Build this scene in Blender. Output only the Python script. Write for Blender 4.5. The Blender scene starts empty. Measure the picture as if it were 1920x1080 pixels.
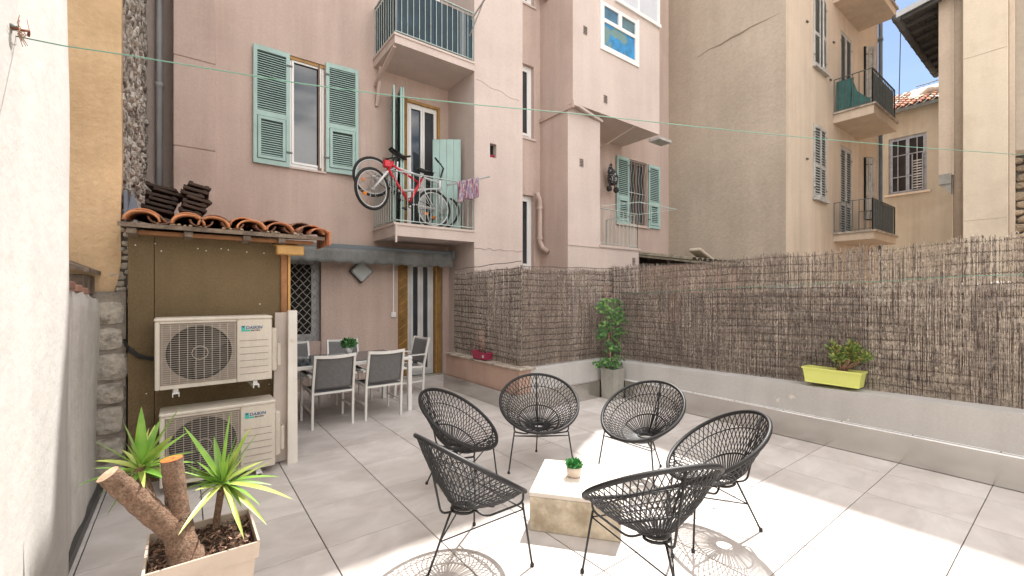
import bpy, math, random
from mathutils import Vector, Matrix
PI = math.pi
# ------------------------------------------------------------------ camera, sky, sun, exposure
S = bpy.context.scene
COL = S.collection
FPX, CX, CY, EYE = 817.0, 960.0, 551.0, 1.6
TH = math.radians(36.97)
cam_d = bpy.data.cameras.new('camera'); cam = bpy.data.objects.new('camera', cam_d); COL.objects.link(cam)
cam.location = (0, 0, EYE); cam.rotation_euler = (PI/2, 0, -TH)
cam_d.sensor_width = 36; cam_d.lens = FPX/1920*36; cam_d.shift_y = 11/1920
cam_d.clip_start = .05; cam_d.clip_end = 500
S.camera = cam
SUN = Vector((.55, .29, 1)).normalized()
w = bpy.data.worlds.new('World'); S.world = w; w.use_nodes = True
nt = w.node_tree; bg = nt.nodes['Background']
sky = nt.nodes.new('ShaderNodeTexSky'); sky.sky_type = 'NISHITA'; sky.sun_disc = False
sky.sun_elevation = math.asin(SUN.z); sky.sun_rotation = math.atan2(SUN.x, SUN.y)
sky.air_density = 1.0; sky.dust_density = .6; sky.ozone_density = 2.0
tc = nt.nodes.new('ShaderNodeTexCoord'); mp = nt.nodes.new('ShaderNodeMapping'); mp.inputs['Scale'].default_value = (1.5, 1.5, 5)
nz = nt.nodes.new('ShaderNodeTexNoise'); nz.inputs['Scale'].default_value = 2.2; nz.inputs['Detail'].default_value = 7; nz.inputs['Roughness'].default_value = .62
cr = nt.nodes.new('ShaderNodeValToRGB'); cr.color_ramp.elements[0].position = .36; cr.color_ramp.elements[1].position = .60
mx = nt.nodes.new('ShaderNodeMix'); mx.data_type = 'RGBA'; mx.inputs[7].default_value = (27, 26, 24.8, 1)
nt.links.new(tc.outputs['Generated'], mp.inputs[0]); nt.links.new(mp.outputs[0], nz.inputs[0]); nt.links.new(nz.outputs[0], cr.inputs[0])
# bright unseen cloud cover added as fill light, masked off the blue eastern gap
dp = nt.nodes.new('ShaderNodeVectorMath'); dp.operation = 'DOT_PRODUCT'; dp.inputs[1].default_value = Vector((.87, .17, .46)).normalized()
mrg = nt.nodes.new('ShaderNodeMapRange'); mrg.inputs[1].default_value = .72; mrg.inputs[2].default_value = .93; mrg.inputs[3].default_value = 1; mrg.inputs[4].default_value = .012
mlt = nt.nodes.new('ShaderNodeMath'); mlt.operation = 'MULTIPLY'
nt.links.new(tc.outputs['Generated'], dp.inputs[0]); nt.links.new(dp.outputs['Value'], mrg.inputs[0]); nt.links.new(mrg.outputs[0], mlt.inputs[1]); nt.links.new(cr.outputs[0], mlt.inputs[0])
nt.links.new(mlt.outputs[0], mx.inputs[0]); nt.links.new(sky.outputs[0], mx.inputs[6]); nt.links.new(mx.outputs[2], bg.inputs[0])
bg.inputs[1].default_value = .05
sd = bpy.data.lights.new('sun', 'SUN'); sd.energy = 2.7; sd.angle = math.radians(.53); sd.color = (1, .955, .9)
so = bpy.data.objects.new('sun', sd); COL.objects.link(so); so.rotation_euler = SUN.to_track_quat('Z', 'Y').to_euler(); so.location = (6, 3, 20)
S.view_settings.view_transform = 'Standard'; S.view_settings.look = 'None'; S.view_settings.gamma = 1
S.view_settings.exposure = 1.7
S.render.engine = 'CYCLES'
S.cycles.max_bounces = 8; S.cycles.diffuse_bounces = 5

# ------------------------------------------------------------------ helpers: points on real planes
def fac(px):
    u = (px-CX)/FPX
    return math.sin(TH)+u*math.cos(TH), math.cos(TH)-u*math.sin(TH)
def onY(px, py, Y):                      # point of the plane Y = const -> (X, Z)
    a, b = fac(px); d = Y/b
    return a*d, EYE-(py-CY)*d/FPX
def onX(px, py, X):
    a, b = fac(px); d = X/a
    return b*d, EYE-(py-CY)*d/FPX
def onZ(px, py, z=0):
    a, b = fac(px); d = FPX*(EYE-z)/(py-CY)
    return a*d, b*d
# ------------------------------------------------------------------ materials
MATS = {}
def hexc(r, g, b):
    f = lambda v: ((v/255)/12.92 if v/255 <= .04045 else ((v/255+.055)/1.055)**2.4)
    return (f(r), f(g), f(b))
def mat(name, col, rough=.8, metal=0, var=.12, vscale=3, fine=0, fscale=60, bump=0, bscale=80, streak=0, stain=None, stamt=0, stscale=1.2, spec=.5, coord='Object', col2=None, emit=None, stthr=(.5, .7), tr=0):
    if name in MATS: return MATS[name]
    m = bpy.data.materials.new(name); MATS[name] = m; m.use_nodes = True
    t = m.node_tree; n = t.nodes; l = t.links; b = n['Principled BSDF']
    b.inputs['Roughness'].default_value = rough; b.inputs['Metallic'].default_value = metal
    b.inputs['Specular IOR Level'].default_value = spec
    tc = n.new('ShaderNodeTexCoord'); src = tc.outputs[coord]
    def noise(scale, detail=4, r=.55, vec=None):
        q = n.new('ShaderNodeTexNoise'); q.inputs['Scale'].default_value = scale; q.inputs['Detail'].default_value = detail; q.inputs['Roughness'].default_value = r
        l.new(vec or src, q.inputs['Vector']); return q
    def ramp(o, a, c, ca=(0,0,0,1), cb=(1,1,1,1)):
        q = n.new('ShaderNodeValToRGB'); q.color_ramp.elements[0].position = a; q.color_ramp.elements[1].position = c
        q.color_ramp.elements[0].color = ca; q.color_ramp.elements[1].color = cb
        l.new(o, q.inputs[0]); return q
    def mix(f, a, c, typ='MIX'):
        q = n.new('ShaderNodeMix'); q.data_type = 'RGBA'; q.blend_type = typ
        for i, v in ((0, f), (6, a), (7, c)):
            if hasattr(v, 'is_linked') or isinstance(v, bpy.types.NodeSocket): l.new(v, q.inputs[i])
            else: q.inputs[i].default_value = v if not isinstance(v, tuple) else (*v[:3], 1)
        return q.outputs[2]
    c2 = col2 or tuple(min(1, c*(1-var)) for c in col)
    c1 = tuple(min(1, c*(1+var)) for c in col) if col2 is None else col
    cur = mix(ramp(noise(vscale, 5).outputs[0], .3, .7).outputs[0], c1, c2)
    if fine: 
        v = ramp(noise(fscale, 3).outputs[0], .3, .7, (1-fine,)*3+(1,), (1+fine,)*3+(1,))
        cur = mix(1.0, cur, v.outputs[0], 'MULTIPLY')
    if streak:
        mpp = n.new('ShaderNodeMapping'); mpp.inputs['Scale'].default_value = (3.1, 3.1, .22); l.new(src, mpp.inputs[0])
        q = noise(1.0, 6, .65, mpp.outputs[0]); v = ramp(q.outputs[0], .42, .68, (1,1,1,1), (1-streak,1-streak*1.04,1-streak*1.08,1))
        cur = mix(1.0, cur, v.outputs[0], 'MULTIPLY')
    if stain:
        q = noise(stscale, 7, .6); v = ramp(q.outputs[0], stthr[0], stthr[1], (0,0,0,1), (stamt,)*3+(1,))
        cur = mix(v.outputs[0], cur, stain)
    l.new(cur, b.inputs['Base Color'])
    if emit: b.inputs['Emission Color'].default_value = (*emit, 1); b.inputs['Emission Strength'].default_value = 1
    if tr: b.inputs['Transmission Weight'].default_value = tr
    if bump:
        bp = n.new('ShaderNodeBump'); bp.inputs['Strength'].default_value = bump; bp.inputs['Distance'].default_value = .02
        l.new(noise(bscale, 6, .6).outputs[0], bp.inputs['Height']); l.new(bp.outputs[0], b.inputs['Normal'])
    return m
M_pink = mat('pink_stucco', (.535,.415,.36), .92, var=.07, vscale=.7, fine=.05, fscale=25, bump=.35, bscale=45, streak=.15, stain=(.42,.315,.27), stamt=.6, stscale=.9)
M_pink2 = mat('pale_pink_stucco', (.59,.495,.45), .92, var=.06, vscale=.8, fine=.04, fscale=25, bump=.3, bscale=45, streak=.08, stain=(.45,.36,.32), stamt=.35, stscale=.9)
M_greypink = mat('grey_pink_render', (.42,.345,.31), .92, var=.08, vscale=1.2, fine=.05, fscale=20, bump=.5, bscale=30, streak=.12)
M_beige = mat('grey_beige_render', (.47,.395,.315), .93, var=.1, vscale=.5, fine=.06, fscale=12, bump=.6, bscale=14, streak=.08, stain=(.33,.27,.21), stamt=.5, stscale=.45, stthr=(.45,.75))
M_peach = mat('peach_beige_render', (.60,.49,.385), .92, var=.08, vscale=.7, fine=.05, fscale=20, bump=.3, bscale=30, streak=.14, stain=(.46,.37,.29), stamt=.5, stscale=.8)
M_cream = mat('cream_render', (.68,.585,.455), .92, var=.05, vscale=.8, fine=.03, fscale=20, bump=.25, bscale=30, streak=.05, stain=(.45,.37,.28), stamt=.4, stscale=1.4)
M_ochre = mat('weathered_ochre_plaster', (.67,.475,.285), .92, var=.1, vscale=1.1, fine=.06, fscale=22, bump=.6, bscale=20, streak=.12, stain=(.46,.31,.17), stamt=.7, stscale=1.6, stthr=(.45,.7))
M_white = mat('whitewash', (.50,.485,.46), .9, var=.06, vscale=1.2, fine=.03, fscale=8, bump=.4, bscale=9, streak=.12)
M_whited = mat('dirty_whitewash', (.66,.64,.60), .9, var=.1, vscale=2, fine=.05, fscale=14, bump=.6, bscale=12, streak=.22, stain=(.42,.39,.35), stamt=.5, stscale=2.2)
M_shed = mat('olive_brown_render', (.205,.148,.077), .9, var=.16, vscale=1.4, fine=.12, fscale=60, bump=.8, bscale=90, streak=.12)
M_stone = mat('rubble_stone', (.54,.50,.45), .95, var=.3, vscale=4, fine=.3, fscale=24, bump=1, bscale=30, stain=(.12,.10,.085), stamt=.85, stscale=5, stthr=(.5,.6))
M_mortar = mat('dark_mortar', (.11,.095,.08), .98, var=.3, vscale=6, fine=.2, bump=1, bscale=30)
M_quoin = mat('rough_quoin_stone', (.46,.42,.36), .95, var=.2, vscale=7, fine=.2, fscale=30, bump=1, bscale=26, stain=(.2,.16,.13), stamt=.8, stscale=9, stthr=(.52,.66))
M_terra = mat('terracotta', (.50,.20,.10), .85, var=.2, vscale=8, fine=.12, bump=.3, stain=(.10,.07,.055), stamt=.9, stscale=7, stthr=(.5,.64))
M_darktile = mat('dark_brown_tile', (.055,.036,.028), .85, var=.35, vscale=8, fine=.2, bump=.4)
M_oldwood = mat('weathered_wood', (.22,.17,.13), .85, var=.3, vscale=8, fine=.2, bump=.5, stain=(.06,.045,.035), stamt=.8, stscale=6)
M_pine = mat('yellow_pine', (.60,.35,.12), .6, var=.15, vscale=6, fine=.1, fscale=40)
M_varn = mat('varnished_wood', (.30,.13,.045), .5, var=.3, vscale=9, fine=.15)
M_ochrewood = mat('ochre_frame_paint', (.36,.20,.055), .55, var=.25, vscale=9, fine=.1)
M_brownframe = mat('brown_frame_paint', (.16,.105,.075), .6, var=.2, vscale=6)
M_turq = mat('pale_turquoise_paint', (.36,.51,.475), .6, var=.1, vscale=3, fine=.05, streak=.1)
M_turqd = mat('faded_sage_paint', (.38,.47,.40), .65, var=.1, vscale=3, streak=.15)
M_greyshut = mat('grey_weathered_shutter_paint', (.46,.45,.43), .75, var=.25, vscale=7, fine=.15, streak=.2)
M_blushut = mat('blue_grey_shutter_paint', (.30,.31,.34), .7, var=.25, vscale=7, fine=.15, streak=.2)
M_upvc = mat('white_upvc', (.78,.77,.75), .35, var=.03)
M_glass = mat('dark_window_glass', (.035,.042,.05), .04, var=.3, vscale=2, spec=.9)
M_blueglass = mat('blue_patterned_glass', (.03,.23,.48), .25, var=.3, vscale=9, fine=.25, fscale=30, stain=(.18,.28,.22), stamt=.8, stscale=2.0, stthr=(.52,.56))
M_skyglass = mat('frosted_glass', (.55,.57,.62), .3, var=.06)
M_dark = mat('dark_interior', (.012,.011,.01), .95)
M_curtain = mat('grey_curtain', (.20,.20,.20), .9, var=.3, vscale=14)
M_rail = mat('pale_railing_paint', (.42,.50,.47), .5, var=.12, vscale=9, fine=.1, stain=(.22,.12,.07), stamt=.6, stscale=12, stthr=(.6,.7))
M_iron = mat('grey_green_iron', (.11,.12,.11), .6, var=.25, vscale=9, stain=(.13,.07,.04), stamt=.6, stscale=14)
M_navy = mat('navy_screen_fabric', (.022,.045,.062), .75, var=.3, vscale=3)
M_greenscreen = mat('green_screen_fabric', (.035,.12,.11), .75, var=.3, vscale=4)
M_pipe = mat('grey_downpipe', (.42,.43,.44), .45, var=.15)
M_blupipe = mat('blue_grey_downpipe', (.12,.15,.18), .45, var=.2)
M_reed = mat('dry_reed', (.33,.275,.235), .85, var=.15, vscale=2.5, fine=.5, fscale=40)
M_reed2 = mat('pale_dry_reed', (.48,.41,.34), .85, var=.15, vscale=2.5, fine=.5, fscale=40)
M_reed3 = mat('dark_dry_reed', (.18,.145,.128), .88, var=.15, vscale=2.5, fine=.5, fscale=40)
M_wire = mat('rusty_wire', (.085,.065,.055), .85)
M_para = mat('grey_parapet_paint', (.50,.485,.47), .85, var=.06, vscale=1.5, fine=.04, bump=.3, bscale=14, streak=.1, stain=(.68,.63,.56), stamt=.85, stscale=3.2, stthr=(.67,.69))
M_paratc = mat('terracotta_pink_render', (.47,.32,.255), .9, var=.1, vscale=2, bump=.4, bscale=20, streak=.15)
M_coping = mat('worn_coping', (.42,.36,.30), .9, var=.3, vscale=9, fine=.2, bump=.6, bscale=30, stain=(.12,.09,.07), stamt=.7, stscale=7)
M_steel = mat('brushed_steel', (.60,.585,.56), .17, metal=1, var=.1, vscale=1.5, bump=.12, bscale=1.6)
M_conc = mat('cast_concrete', (.36,.35,.31), .9, var=.15, vscale=5, fine=.08, bump=.4, bscale=30, streak=.2)
M_black = mat('black_cord', (.013,.013,.014), .5, var=.2)
M_blackm = mat('black_powder_coat', (.014,.014,.015), .38, var=.1)
M_whitem = mat('white_powder_coat', (.72,.71,.68), .35, var=.02)
M_greymesh = mat('grey_sling_mesh', (.15,.15,.15), .8, var=.12, vscale=30)
M_tglass = mat('grey_table_glass', (.06,.075,.09), .08, var=.1)
M_acw = mat('ac_ivory_enamel', (.60,.55,.47), .45, var=.07, vscale=3, fine=.04, streak=.16, stain=(.42,.35,.27), stamt=.4, stscale=5, stthr=(.55,.75))
M_acd = mat('ac_dark_coil', (.05,.045,.04), .7, var=.3, vscale=30)
M_acbg = mat('ac_grille_backing', (.26,.22,.185), .7, var=.15, vscale=20)
M_acgr = mat('ac_grille_wire', (.50,.45,.38), .5, var=.1)
M_blue = mat('logo_blue', (.02,.09,.2), .5); M_teal = mat('logo_teal', (.05,.42,.36), .5); M_ink = mat('logo_black', (.02,.02,.02), .5)
M_cabl = mat('black_cable', (.01,.01,.01), .5)
M_pot = mat('taupe_plastic_pot', (.52,.43,.35), .5, var=.07, streak=.14, stain=(.38,.29,.22), stamt=.4, stscale=6, stthr=(.55,.72))
M_soil = mat('bark_soil', (.075,.042,.026), .95, var=.5, vscale=40, fine=.4, fscale=120, bump=1, bscale=90)
M_bark = mat('yucca_bark', (.21,.125,.08), .95, var=.3, vscale=20, fine=.4, fscale=110, bump=1, bscale=110, stain=(.34,.235,.165), stamt=.6, stscale=45, stthr=(.48,.62))
M_cut = mat('sawn_orange_wood', (.62,.13,.02), .8, var=.3, vscale=40); M_cut2 = mat('sawn_pale_wood', (.48,.33,.22), .85, var=.3, vscale=40)
M_leaf = mat('yucca_leaf', (.24,.40,.06), .4, vscale=9, col2=(.12,.27,.04))
M_leafy = mat('yellow_yucca_leaf', (.50,.54,.16), .45, vscale=9, col2=(.28,.40,.07))
M_ivy = mat('ivy_leaf', (.045,.13,.03), .5, var=.5, vscale=9); M_ivy2 = mat('young_ivy_leaf', (.12,.26,.05), .5, var=.3, vscale=9)
M_jade = mat('jade_leaf', (.12,.19,.04), .45, var=.4, vscale=14); M_jade2 = mat('yellow_jade_leaf', (.36,.34,.09), .5, var=.3)
M_mint = mat('bright_green_leaf', (.05,.27,.07), .5, var=.4, vscale=30)
M_ceram = mat('cream_ceramic', (.62,.52,.43), .5, var=.04)
M_magenta = mat('magenta_plastic', (.36,.035,.09), .45, var=.08); M_lime = mat('lime_yellow_plastic', (.68,.72,.20), .4, var=.04)
M_tan = mat('cane', (.40,.24,.17), .8, var=.2)
M_red = mat('red_bike_paint', (.55,.015,.03), .3); M_silver = mat('silver_paint', (.62,.62,.62), .3, var=.05); M_tyre = mat('tyre_rubber', (.02,.02,.02), .8)
M_spoke = mat('spoke_metal', (.42,.42,.42), .35, metal=.6); M_orange = mat('orange_reflector', (.75,.22,.02), .3)
M_awn = mat('grey_awning_canvas', (.16,.165,.16), .85, var=.3, vscale=4, fine=.12, streak=.35, stain=(.3,.29,.27), stamt=.5, stscale=4)
M_awnc = mat('grey_awning_case', (.11,.13,.145), .45, var=.1)
M_lamp = mat('frosted_lamp_glass', (.42,.45,.45), .3); M_bronze = mat('bronze_lamp_rim', (.10,.08,.065), .5)
M_line = mat('green_clothes_line', (.16,.33,.25), .6, var=.1)
M_line2 = mat('thin_wire', (.05,.06,.08), .6)
M_rooft = mat('red_roof_tile', (.42,.13,.06), .85, var=.35, vscale=5, fine=.2, stain=(.4,.3,.22), stamt=.7, stscale=3)
M_soffit = mat('grey_wood_soffit', (.085,.083,.08), .85, var=.25, vscale=4, fine=.15)
M_moss = mat('old_mossy_roof', (.22,.19,.14), .95, var=.4, vscale=8, fine=.2, bump=.8)
M_yard = mat('dusty_yard', (.30,.27,.23), .95, var=.2, vscale=1, bump=.5)
M_grout = mat('dark_joint', (.05,.045,.04), .95)
def table_stone(name):
    return mat(name, (.56,.49,.38), .7, var=.25, vscale=5, fine=.12, fscale=24, bump=.25, bscale=20, stain=(.30,.235,.15), stamt=.7, stscale=7, stthr=(.46,.66))
M_tstone = table_stone('travertine'); M_ttop = mat('pale_stone_top', (.66,.60,.53), .6, var=.06, vscale=4, fine=.04)
def cloth_mat():
    m = mat('striped_cloth', (.3,.2,.25), .9); n = m.node_tree.nodes; l = m.node_tree.links
    tcn = n.new('ShaderNodeTexCoord'); mpn = n.new('ShaderNodeMapping'); mpn.inputs['Scale'].default_value = (60, 60, 4)
    q = n.new('ShaderNodeTexNoise'); q.inputs['Scale'].default_value = 1; q.inputs['Detail'].default_value = 2
    r = n.new('ShaderNodeValToRGB'); r.color_ramp.interpolation = 'CONSTANT'; r.color_ramp.elements[0].color = (.08,.05,.12,1)
    for p, c in ((.42, (.35,.12,.16,1)), (.5, (.5,.45,.42,1)), (.57, (.12,.1,.25,1)), (.64, (.4,.3,.3,1))):
        e = r.color_ramp.elements.new(p); e.color = c
    l.new(tcn.outputs['Object'], mpn.inputs[0]); l.new(mpn.outputs[0], q.inputs[0]); l.new(q.outputs[0], r.inputs[0]); l.new(r.outputs[0], n['Principled BSDF'].inputs['Base Color'])
    return m
M_cloth = cloth_mat()
def tile_mat():
    m = bpy.data.materials.new('porcelain_tile'); m.use_nodes = True; n = m.node_tree.nodes; l = m.node_tree.links; b = n['Principled BSDF']
    tcn = n.new('ShaderNodeTexCoord')
    att = n.new('ShaderNodeAttribute'); att.attribute_name = 'tone'; att.attribute_type = 'GEOMETRY'
    add = n.new('ShaderNodeVectorMath'); add.operation = 'ADD'; sc = n.new('ShaderNodeVectorMath'); sc.operation = 'SCALE'; sc.inputs[3].default_value = 40
    l.new(att.outputs['Color'], sc.inputs[0]); l.new(tcn.outputs['Object'], add.inputs[0]); l.new(sc.outputs[0], add.inputs[1])
    mpn = n.new('ShaderNodeMapping'); mpn.inputs['Rotation'].default_value = (0, 0, .3); mpn.inputs['Scale'].default_value = (1.9, 3.0, 1); l.new(add.outputs[0], mpn.inputs[0])
    q = n.new('ShaderNodeTexNoise'); q.inputs['Scale'].default_value = 1.3; q.inputs['Detail'].default_value = 8; q.inputs['Roughness'].default_value = .62; q.inputs['Distortion'].default_value = .8
    l.new(mpn.outputs[0], q.inputs[0])
    r = n.new('ShaderNodeValToRGB'); r.color_ramp.elements[0].position = .3; r.color_ramp.elements[0].color = (.48,.445,.42,1)
    r.color_ramp.elements[1].position = .68; r.color_ramp.elements[1].color = (.64,.60,.575,1); l.new(q.outputs[0], r.inputs[0])
    hs = n.new('ShaderNodeHueSaturation'); l.new(r.outputs[0], hs.inputs['Color'])
    mr = n.new('ShaderNodeMapRange'); mr.inputs[3].default_value = .93; mr.inputs[4].default_value = 1.07; l.new(att.outputs['Fac'], mr.inputs[0]); l.new(mr.outputs[0], hs.inputs['Value'])
    # faint dust and smudges
    q2 = n.new('ShaderNodeTexNoise'); q2.inputs['Scale'].default_value = 2.5; q2.inputs['Detail'].default_value = 6; l.new(tcn.outputs['Object'], q2.inputs[0])
    r2 = n.new('ShaderNodeValToRGB'); r2.color_ramp.elements[0].position = .35; r2.color_ramp.elements[0].color = (.9,.88,.87,1); r2.color_ramp.elements[1].position = .6; r2.color_ramp.elements[1].color = (1,1,1,1); l.new(q2.outputs[0], r2.inputs[0])
    mm = n.new('ShaderNodeMix'); mm.data_type = 'RGBA'; mm.blend_type = 'MULTIPLY'; mm.inputs[0].default_value = 1
    l.new(hs.outputs[0], mm.inputs[6]); l.new(r2.outputs[0], mm.inputs[7]); l.new(mm.outputs[2], b.inputs['Base Color'])
    mr2 = n.new('ShaderNodeMapRange'); mr2.inputs[3].default_value = .38; mr2.inputs[4].default_value = .6; l.new(q.outputs[0], mr2.inputs[0]); l.new(mr2.outputs[0], b.inputs['Roughness'])
    return m
M_tile = tile_mat()

# ------------------------------------------------------------------ mesh builder
class MB:
    def __init__(s): s.v = []; s.f = []; s.m = []; s.mats = []; s.T = None; s.sm = []
    def mi(s, m):
        if m not in s.mats: s.mats.append(m)
        return s.mats.index(m)
    def add(s, vs, fs, m=None, smooth=False):
        o = len(s.v); k = s.mi(m)
        for p in vs: s.v.append(tuple(s.T @ Vector(p)) if s.T else tuple(p))
        for f in fs: s.f.append([i+o for i in f]); s.m.append(k); s.sm.append(smooth)
        return s
    def box(s, x0, x1, y0, y1, z0, z1, m=None):
        x0, x1 = min(x0, x1), max(x0, x1); y0, y1 = min(y0, y1), max(y0, y1); z0, z1 = min(z0, z1), max(z0, z1)
        vs = [(x0,y0,z0),(x1,y0,z0),(x1,y1,z0),(x0,y1,z0),(x0,y0,z1),(x1,y0,z1),(x1,y1,z1),(x0,y1,z1)]
        return s.add(vs, [(0,3,2,1),(4,5,6,7),(0,1,5,4),(1,2,6,5),(2,3,7,6),(3,0,4,7)], m)
    def bbox(s, x0, x1, y0, y1, z0, z1, b=.004, m=None):      # box with chamfered vertical and top edges
        x0, x1 = min(x0, x1), max(x0, x1); y0, y1 = min(y0, y1), max(y0, y1); z0, z1 = min(z0, z1), max(z0, z1)
        def ring(i, z):
            return [(x0+i+b,y0+i,z),(x1-i-b,y0+i,z),(x1-i,y0+i+b,z),(x1-i,y1-i-b,z),(x1-i-b,y1-i,z),(x0+i+b,y1-i,z),(x0+i,y1-i-b,z),(x0+i,y0+i+b,z)]
        vs = ring(b, z0)+ring(0, z0+b)+ring(0, z1-b)+ring(b, z1); fs = [tuple(range(7, -1, -1)), tuple(range(24, 32))]
        for k in range(3):
            for j in range(8): fs.append((k*8+j, k*8+(j+1) % 8, (k+1)*8+(j+1) % 8, (k+1)*8+j))
        return s.add(vs, fs, m)
    def bar(s, a, b, wd, ht, m=None, up=(0,0,1)):             # rectangular bar from a to b
        a, b = Vector(a), Vector(b); d = (b-a).normalized(); u = Vector(up)
        if abs(d.dot(u)) > .98: u = Vector((0,1,0))
        r = d.cross(u).normalized(); u = r.cross(d).normalized(); r *= wd/2; u *= ht/2
        vs = [a-r-u, a+r-u, a+r+u, a-r+u, b-r-u, b+r-u, b+r+u, b-r+u]
        return s.add(vs, [(0,3,2,1)[::-1],(4,5,6,7)[::-1],(0,4,5,1)[::-1],(1,5,6,2)[::-1],(2,6,7,3)[::-1],(3,7,4,0)[::-1]], m)
    def tube(s, pts, r, n=6, m=None, closed=False, cap=True, smooth=True):
        pts = [Vector(p) for p in pts]; N = len(pts); rs = r if isinstance(r, (list, tuple)) else [r]*N
        vs = []; prev = None
        for i, p in enumerate(pts):
            if closed: d = pts[(i+1) % N]-pts[i-1]
            else: d = pts[min(i+1, N-1)]-pts[max(i-1, 0)]
            d = d.normalized() if d.length > 1e-9 else Vector((0,0,1))
            if prev is None: u = Vector((0,0,1)) if abs(d.z) < .95 else Vector((1,0,0)); u = (u-d*d.dot(u)).normalized()
            else:
                u = prev-d*d.dot(prev); u = u.normalized() if u.length > 1e-6 else Vector((0,1,0))
            prev = u; q = d.cross(u)
            for k in range(n):
                a = 2*PI*k/n; vs.append(p+(u*math.cos(a)+q*math.sin(a))*rs[i])
        fs = []
        for i in range(N if closed else N-1):
            j = (i+1) % N
            for k in range(n): fs.append((i*n+k, i*n+(k+1) % n, j*n+(k+1) % n, j*n+k))
        if cap and not closed: fs += [tuple(range(n-1, -1, -1)), tuple((N-1)*n+k for k in range(n))]
        return s.add(vs, fs, m, smooth)
    def lathe(s, prof, c=(0,0,0), n=24, m=None):
        c = Vector(c); vs = []; fs = []
        for r, z in prof:
            for k in range(n): a = 2*PI*k/n; vs.append(c+Vector((r*math.cos(a), r*math.sin(a), z)))
        for i in range(len(prof)-1):
            for k in range(n): fs.append((i*n+k, i*n+(k+1) % n, (i+1)*n+(k+1) % n, (i+1)*n+k))
        return s.add(vs, fs, m, True)
    def disc(s, c, r, nrm, n=24, m=None):
        c = Vector(c); q = Vector(nrm).to_track_quat('Z', 'Y')
        return s.add([c+q @ Vector((r*math.cos(2*PI*k/n), r*math.sin(2*PI*k/n), 0)) for k in range(n)], [tuple(range(n))], m)
    def build(s, name, m=None, parent=None, **kw):
        me = bpy.data.meshes.new(name); me.from_pydata(s.v, [], s.f)
        ms = [(m or M_iron) if q is None else q for q in s.mats] or [m]
        for q in ms: me.materials.append(q)
        me.polygons.foreach_set('material_index', s.m); me.polygons.foreach_set('use_smooth', s.sm); me.update()
        o = bpy.data.objects.new(name, me); COL.objects.link(o)
        if parent is not None:
            o.parent = parent
            o.matrix_parent_inverse = Matrix.Identity(4)
            if not kw.get('local'): # vertices were given in world coordinates
                inv = wm(parent).inverted(); me.transform(inv)
        if kw.get('label'): o['label'] = kw['label']
        if kw.get('kind'): o['kind'] = kw['kind']
        if kw.get('cat'): o['category'] = kw['cat']
        if kw.get('group'): o['group'] = kw['group']
        return o
def wm(o):
    m = Matrix.LocRotScale(o.location, o.rotation_euler, o.scale)
    return wm(o.parent) @ m if o.parent else m
def thing(name, label, cat, loc=(0,0,0), rz=0, group=None):
    o = bpy.data.objects.new(name, None); COL.objects.link(o); o.empty_display_size = .1
    o.location = loc; o.rotation_euler = (0,0,rz); o['label'] = label; o['category'] = cat
    if group: o['group'] = group
    return o
def kids(o): return [c for c in bpy.data.objects if c.parent == o]
def dup(o, loc=None, rz=None, label=None, parent=None):
    c = o.copy(); COL.objects.link(c)
    if parent is not None: c.parent = parent
    if loc is not None: c.location = loc
    if rz is not None: c.rotation_euler = (0,0,rz)
    if label: c['label'] = label
    for ch in kids(o): dup(ch, parent=c)
    return c
def tilesheet(mb, X0, X1, Z0, Z1, holes, P, R=.2, m=None, mr=None, axis='y', out=-1):
    """wall face on a plane with rectangular openings and reveals. axis 'y': plane Y=P, spans X,Z; axis 'x': plane X=P, spans Y,Z. out: outward sign"""
    xs = sorted({X0, X1, *[max(X0, min(X1, v)) for h in holes for v in h[:2]]}); zs = sorted({Z0, Z1, *[max(Z0, min(Z1, v)) for h in holes for v in h[2:4]]})
    pt = (lambda a, b, c: (a, c, b)) if axis == 'y' else (lambda a, b, c: (c, a, b))
    flip = (axis == 'y') != (out < 0)
    def q(vs, mm, fl): mb.add(vs, [(0,1,2,3) if not fl else (3,2,1,0)], mm)
    for i in range(len(xs)-1):
        for j in range(len(zs)-1):
            a, b, c, d = xs[i], xs[i+1], zs[j], zs[j+1]; mx_, mz_ = (a+b)/2, (c+d)/2
            if any(h[0] < mx_ < h[1] and h[2] < mz_ < h[3] for h in holes): continue
            q([pt(a,c,P), pt(b,c,P), pt(b,d,P), pt(a,d,P)], m, flip)
    for h in holes:
        a, b, c, d = h[:4]; r = (h[4] if len(h) > 4 else R); B = P-out*r; mm = mr or m
        q([pt(a,c,P), pt(a,d,P), pt(a,d,B), pt(a,c,B)], mm, flip)
        q([pt(b,c,P), pt(b,c,B), pt(b,d,B), pt(b,d,P)], mm, flip)
        q([pt(a,d,P), pt(b,d,P), pt(b,d,B), pt(a,d,B)], mm, flip)
        q([pt(a,c,P), pt(a,c,B), pt(b,c,B), pt(b,c,P)], mm, flip)
    return mb
random.seed(7)
def jit(a): return random.uniform(-a, a)

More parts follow.
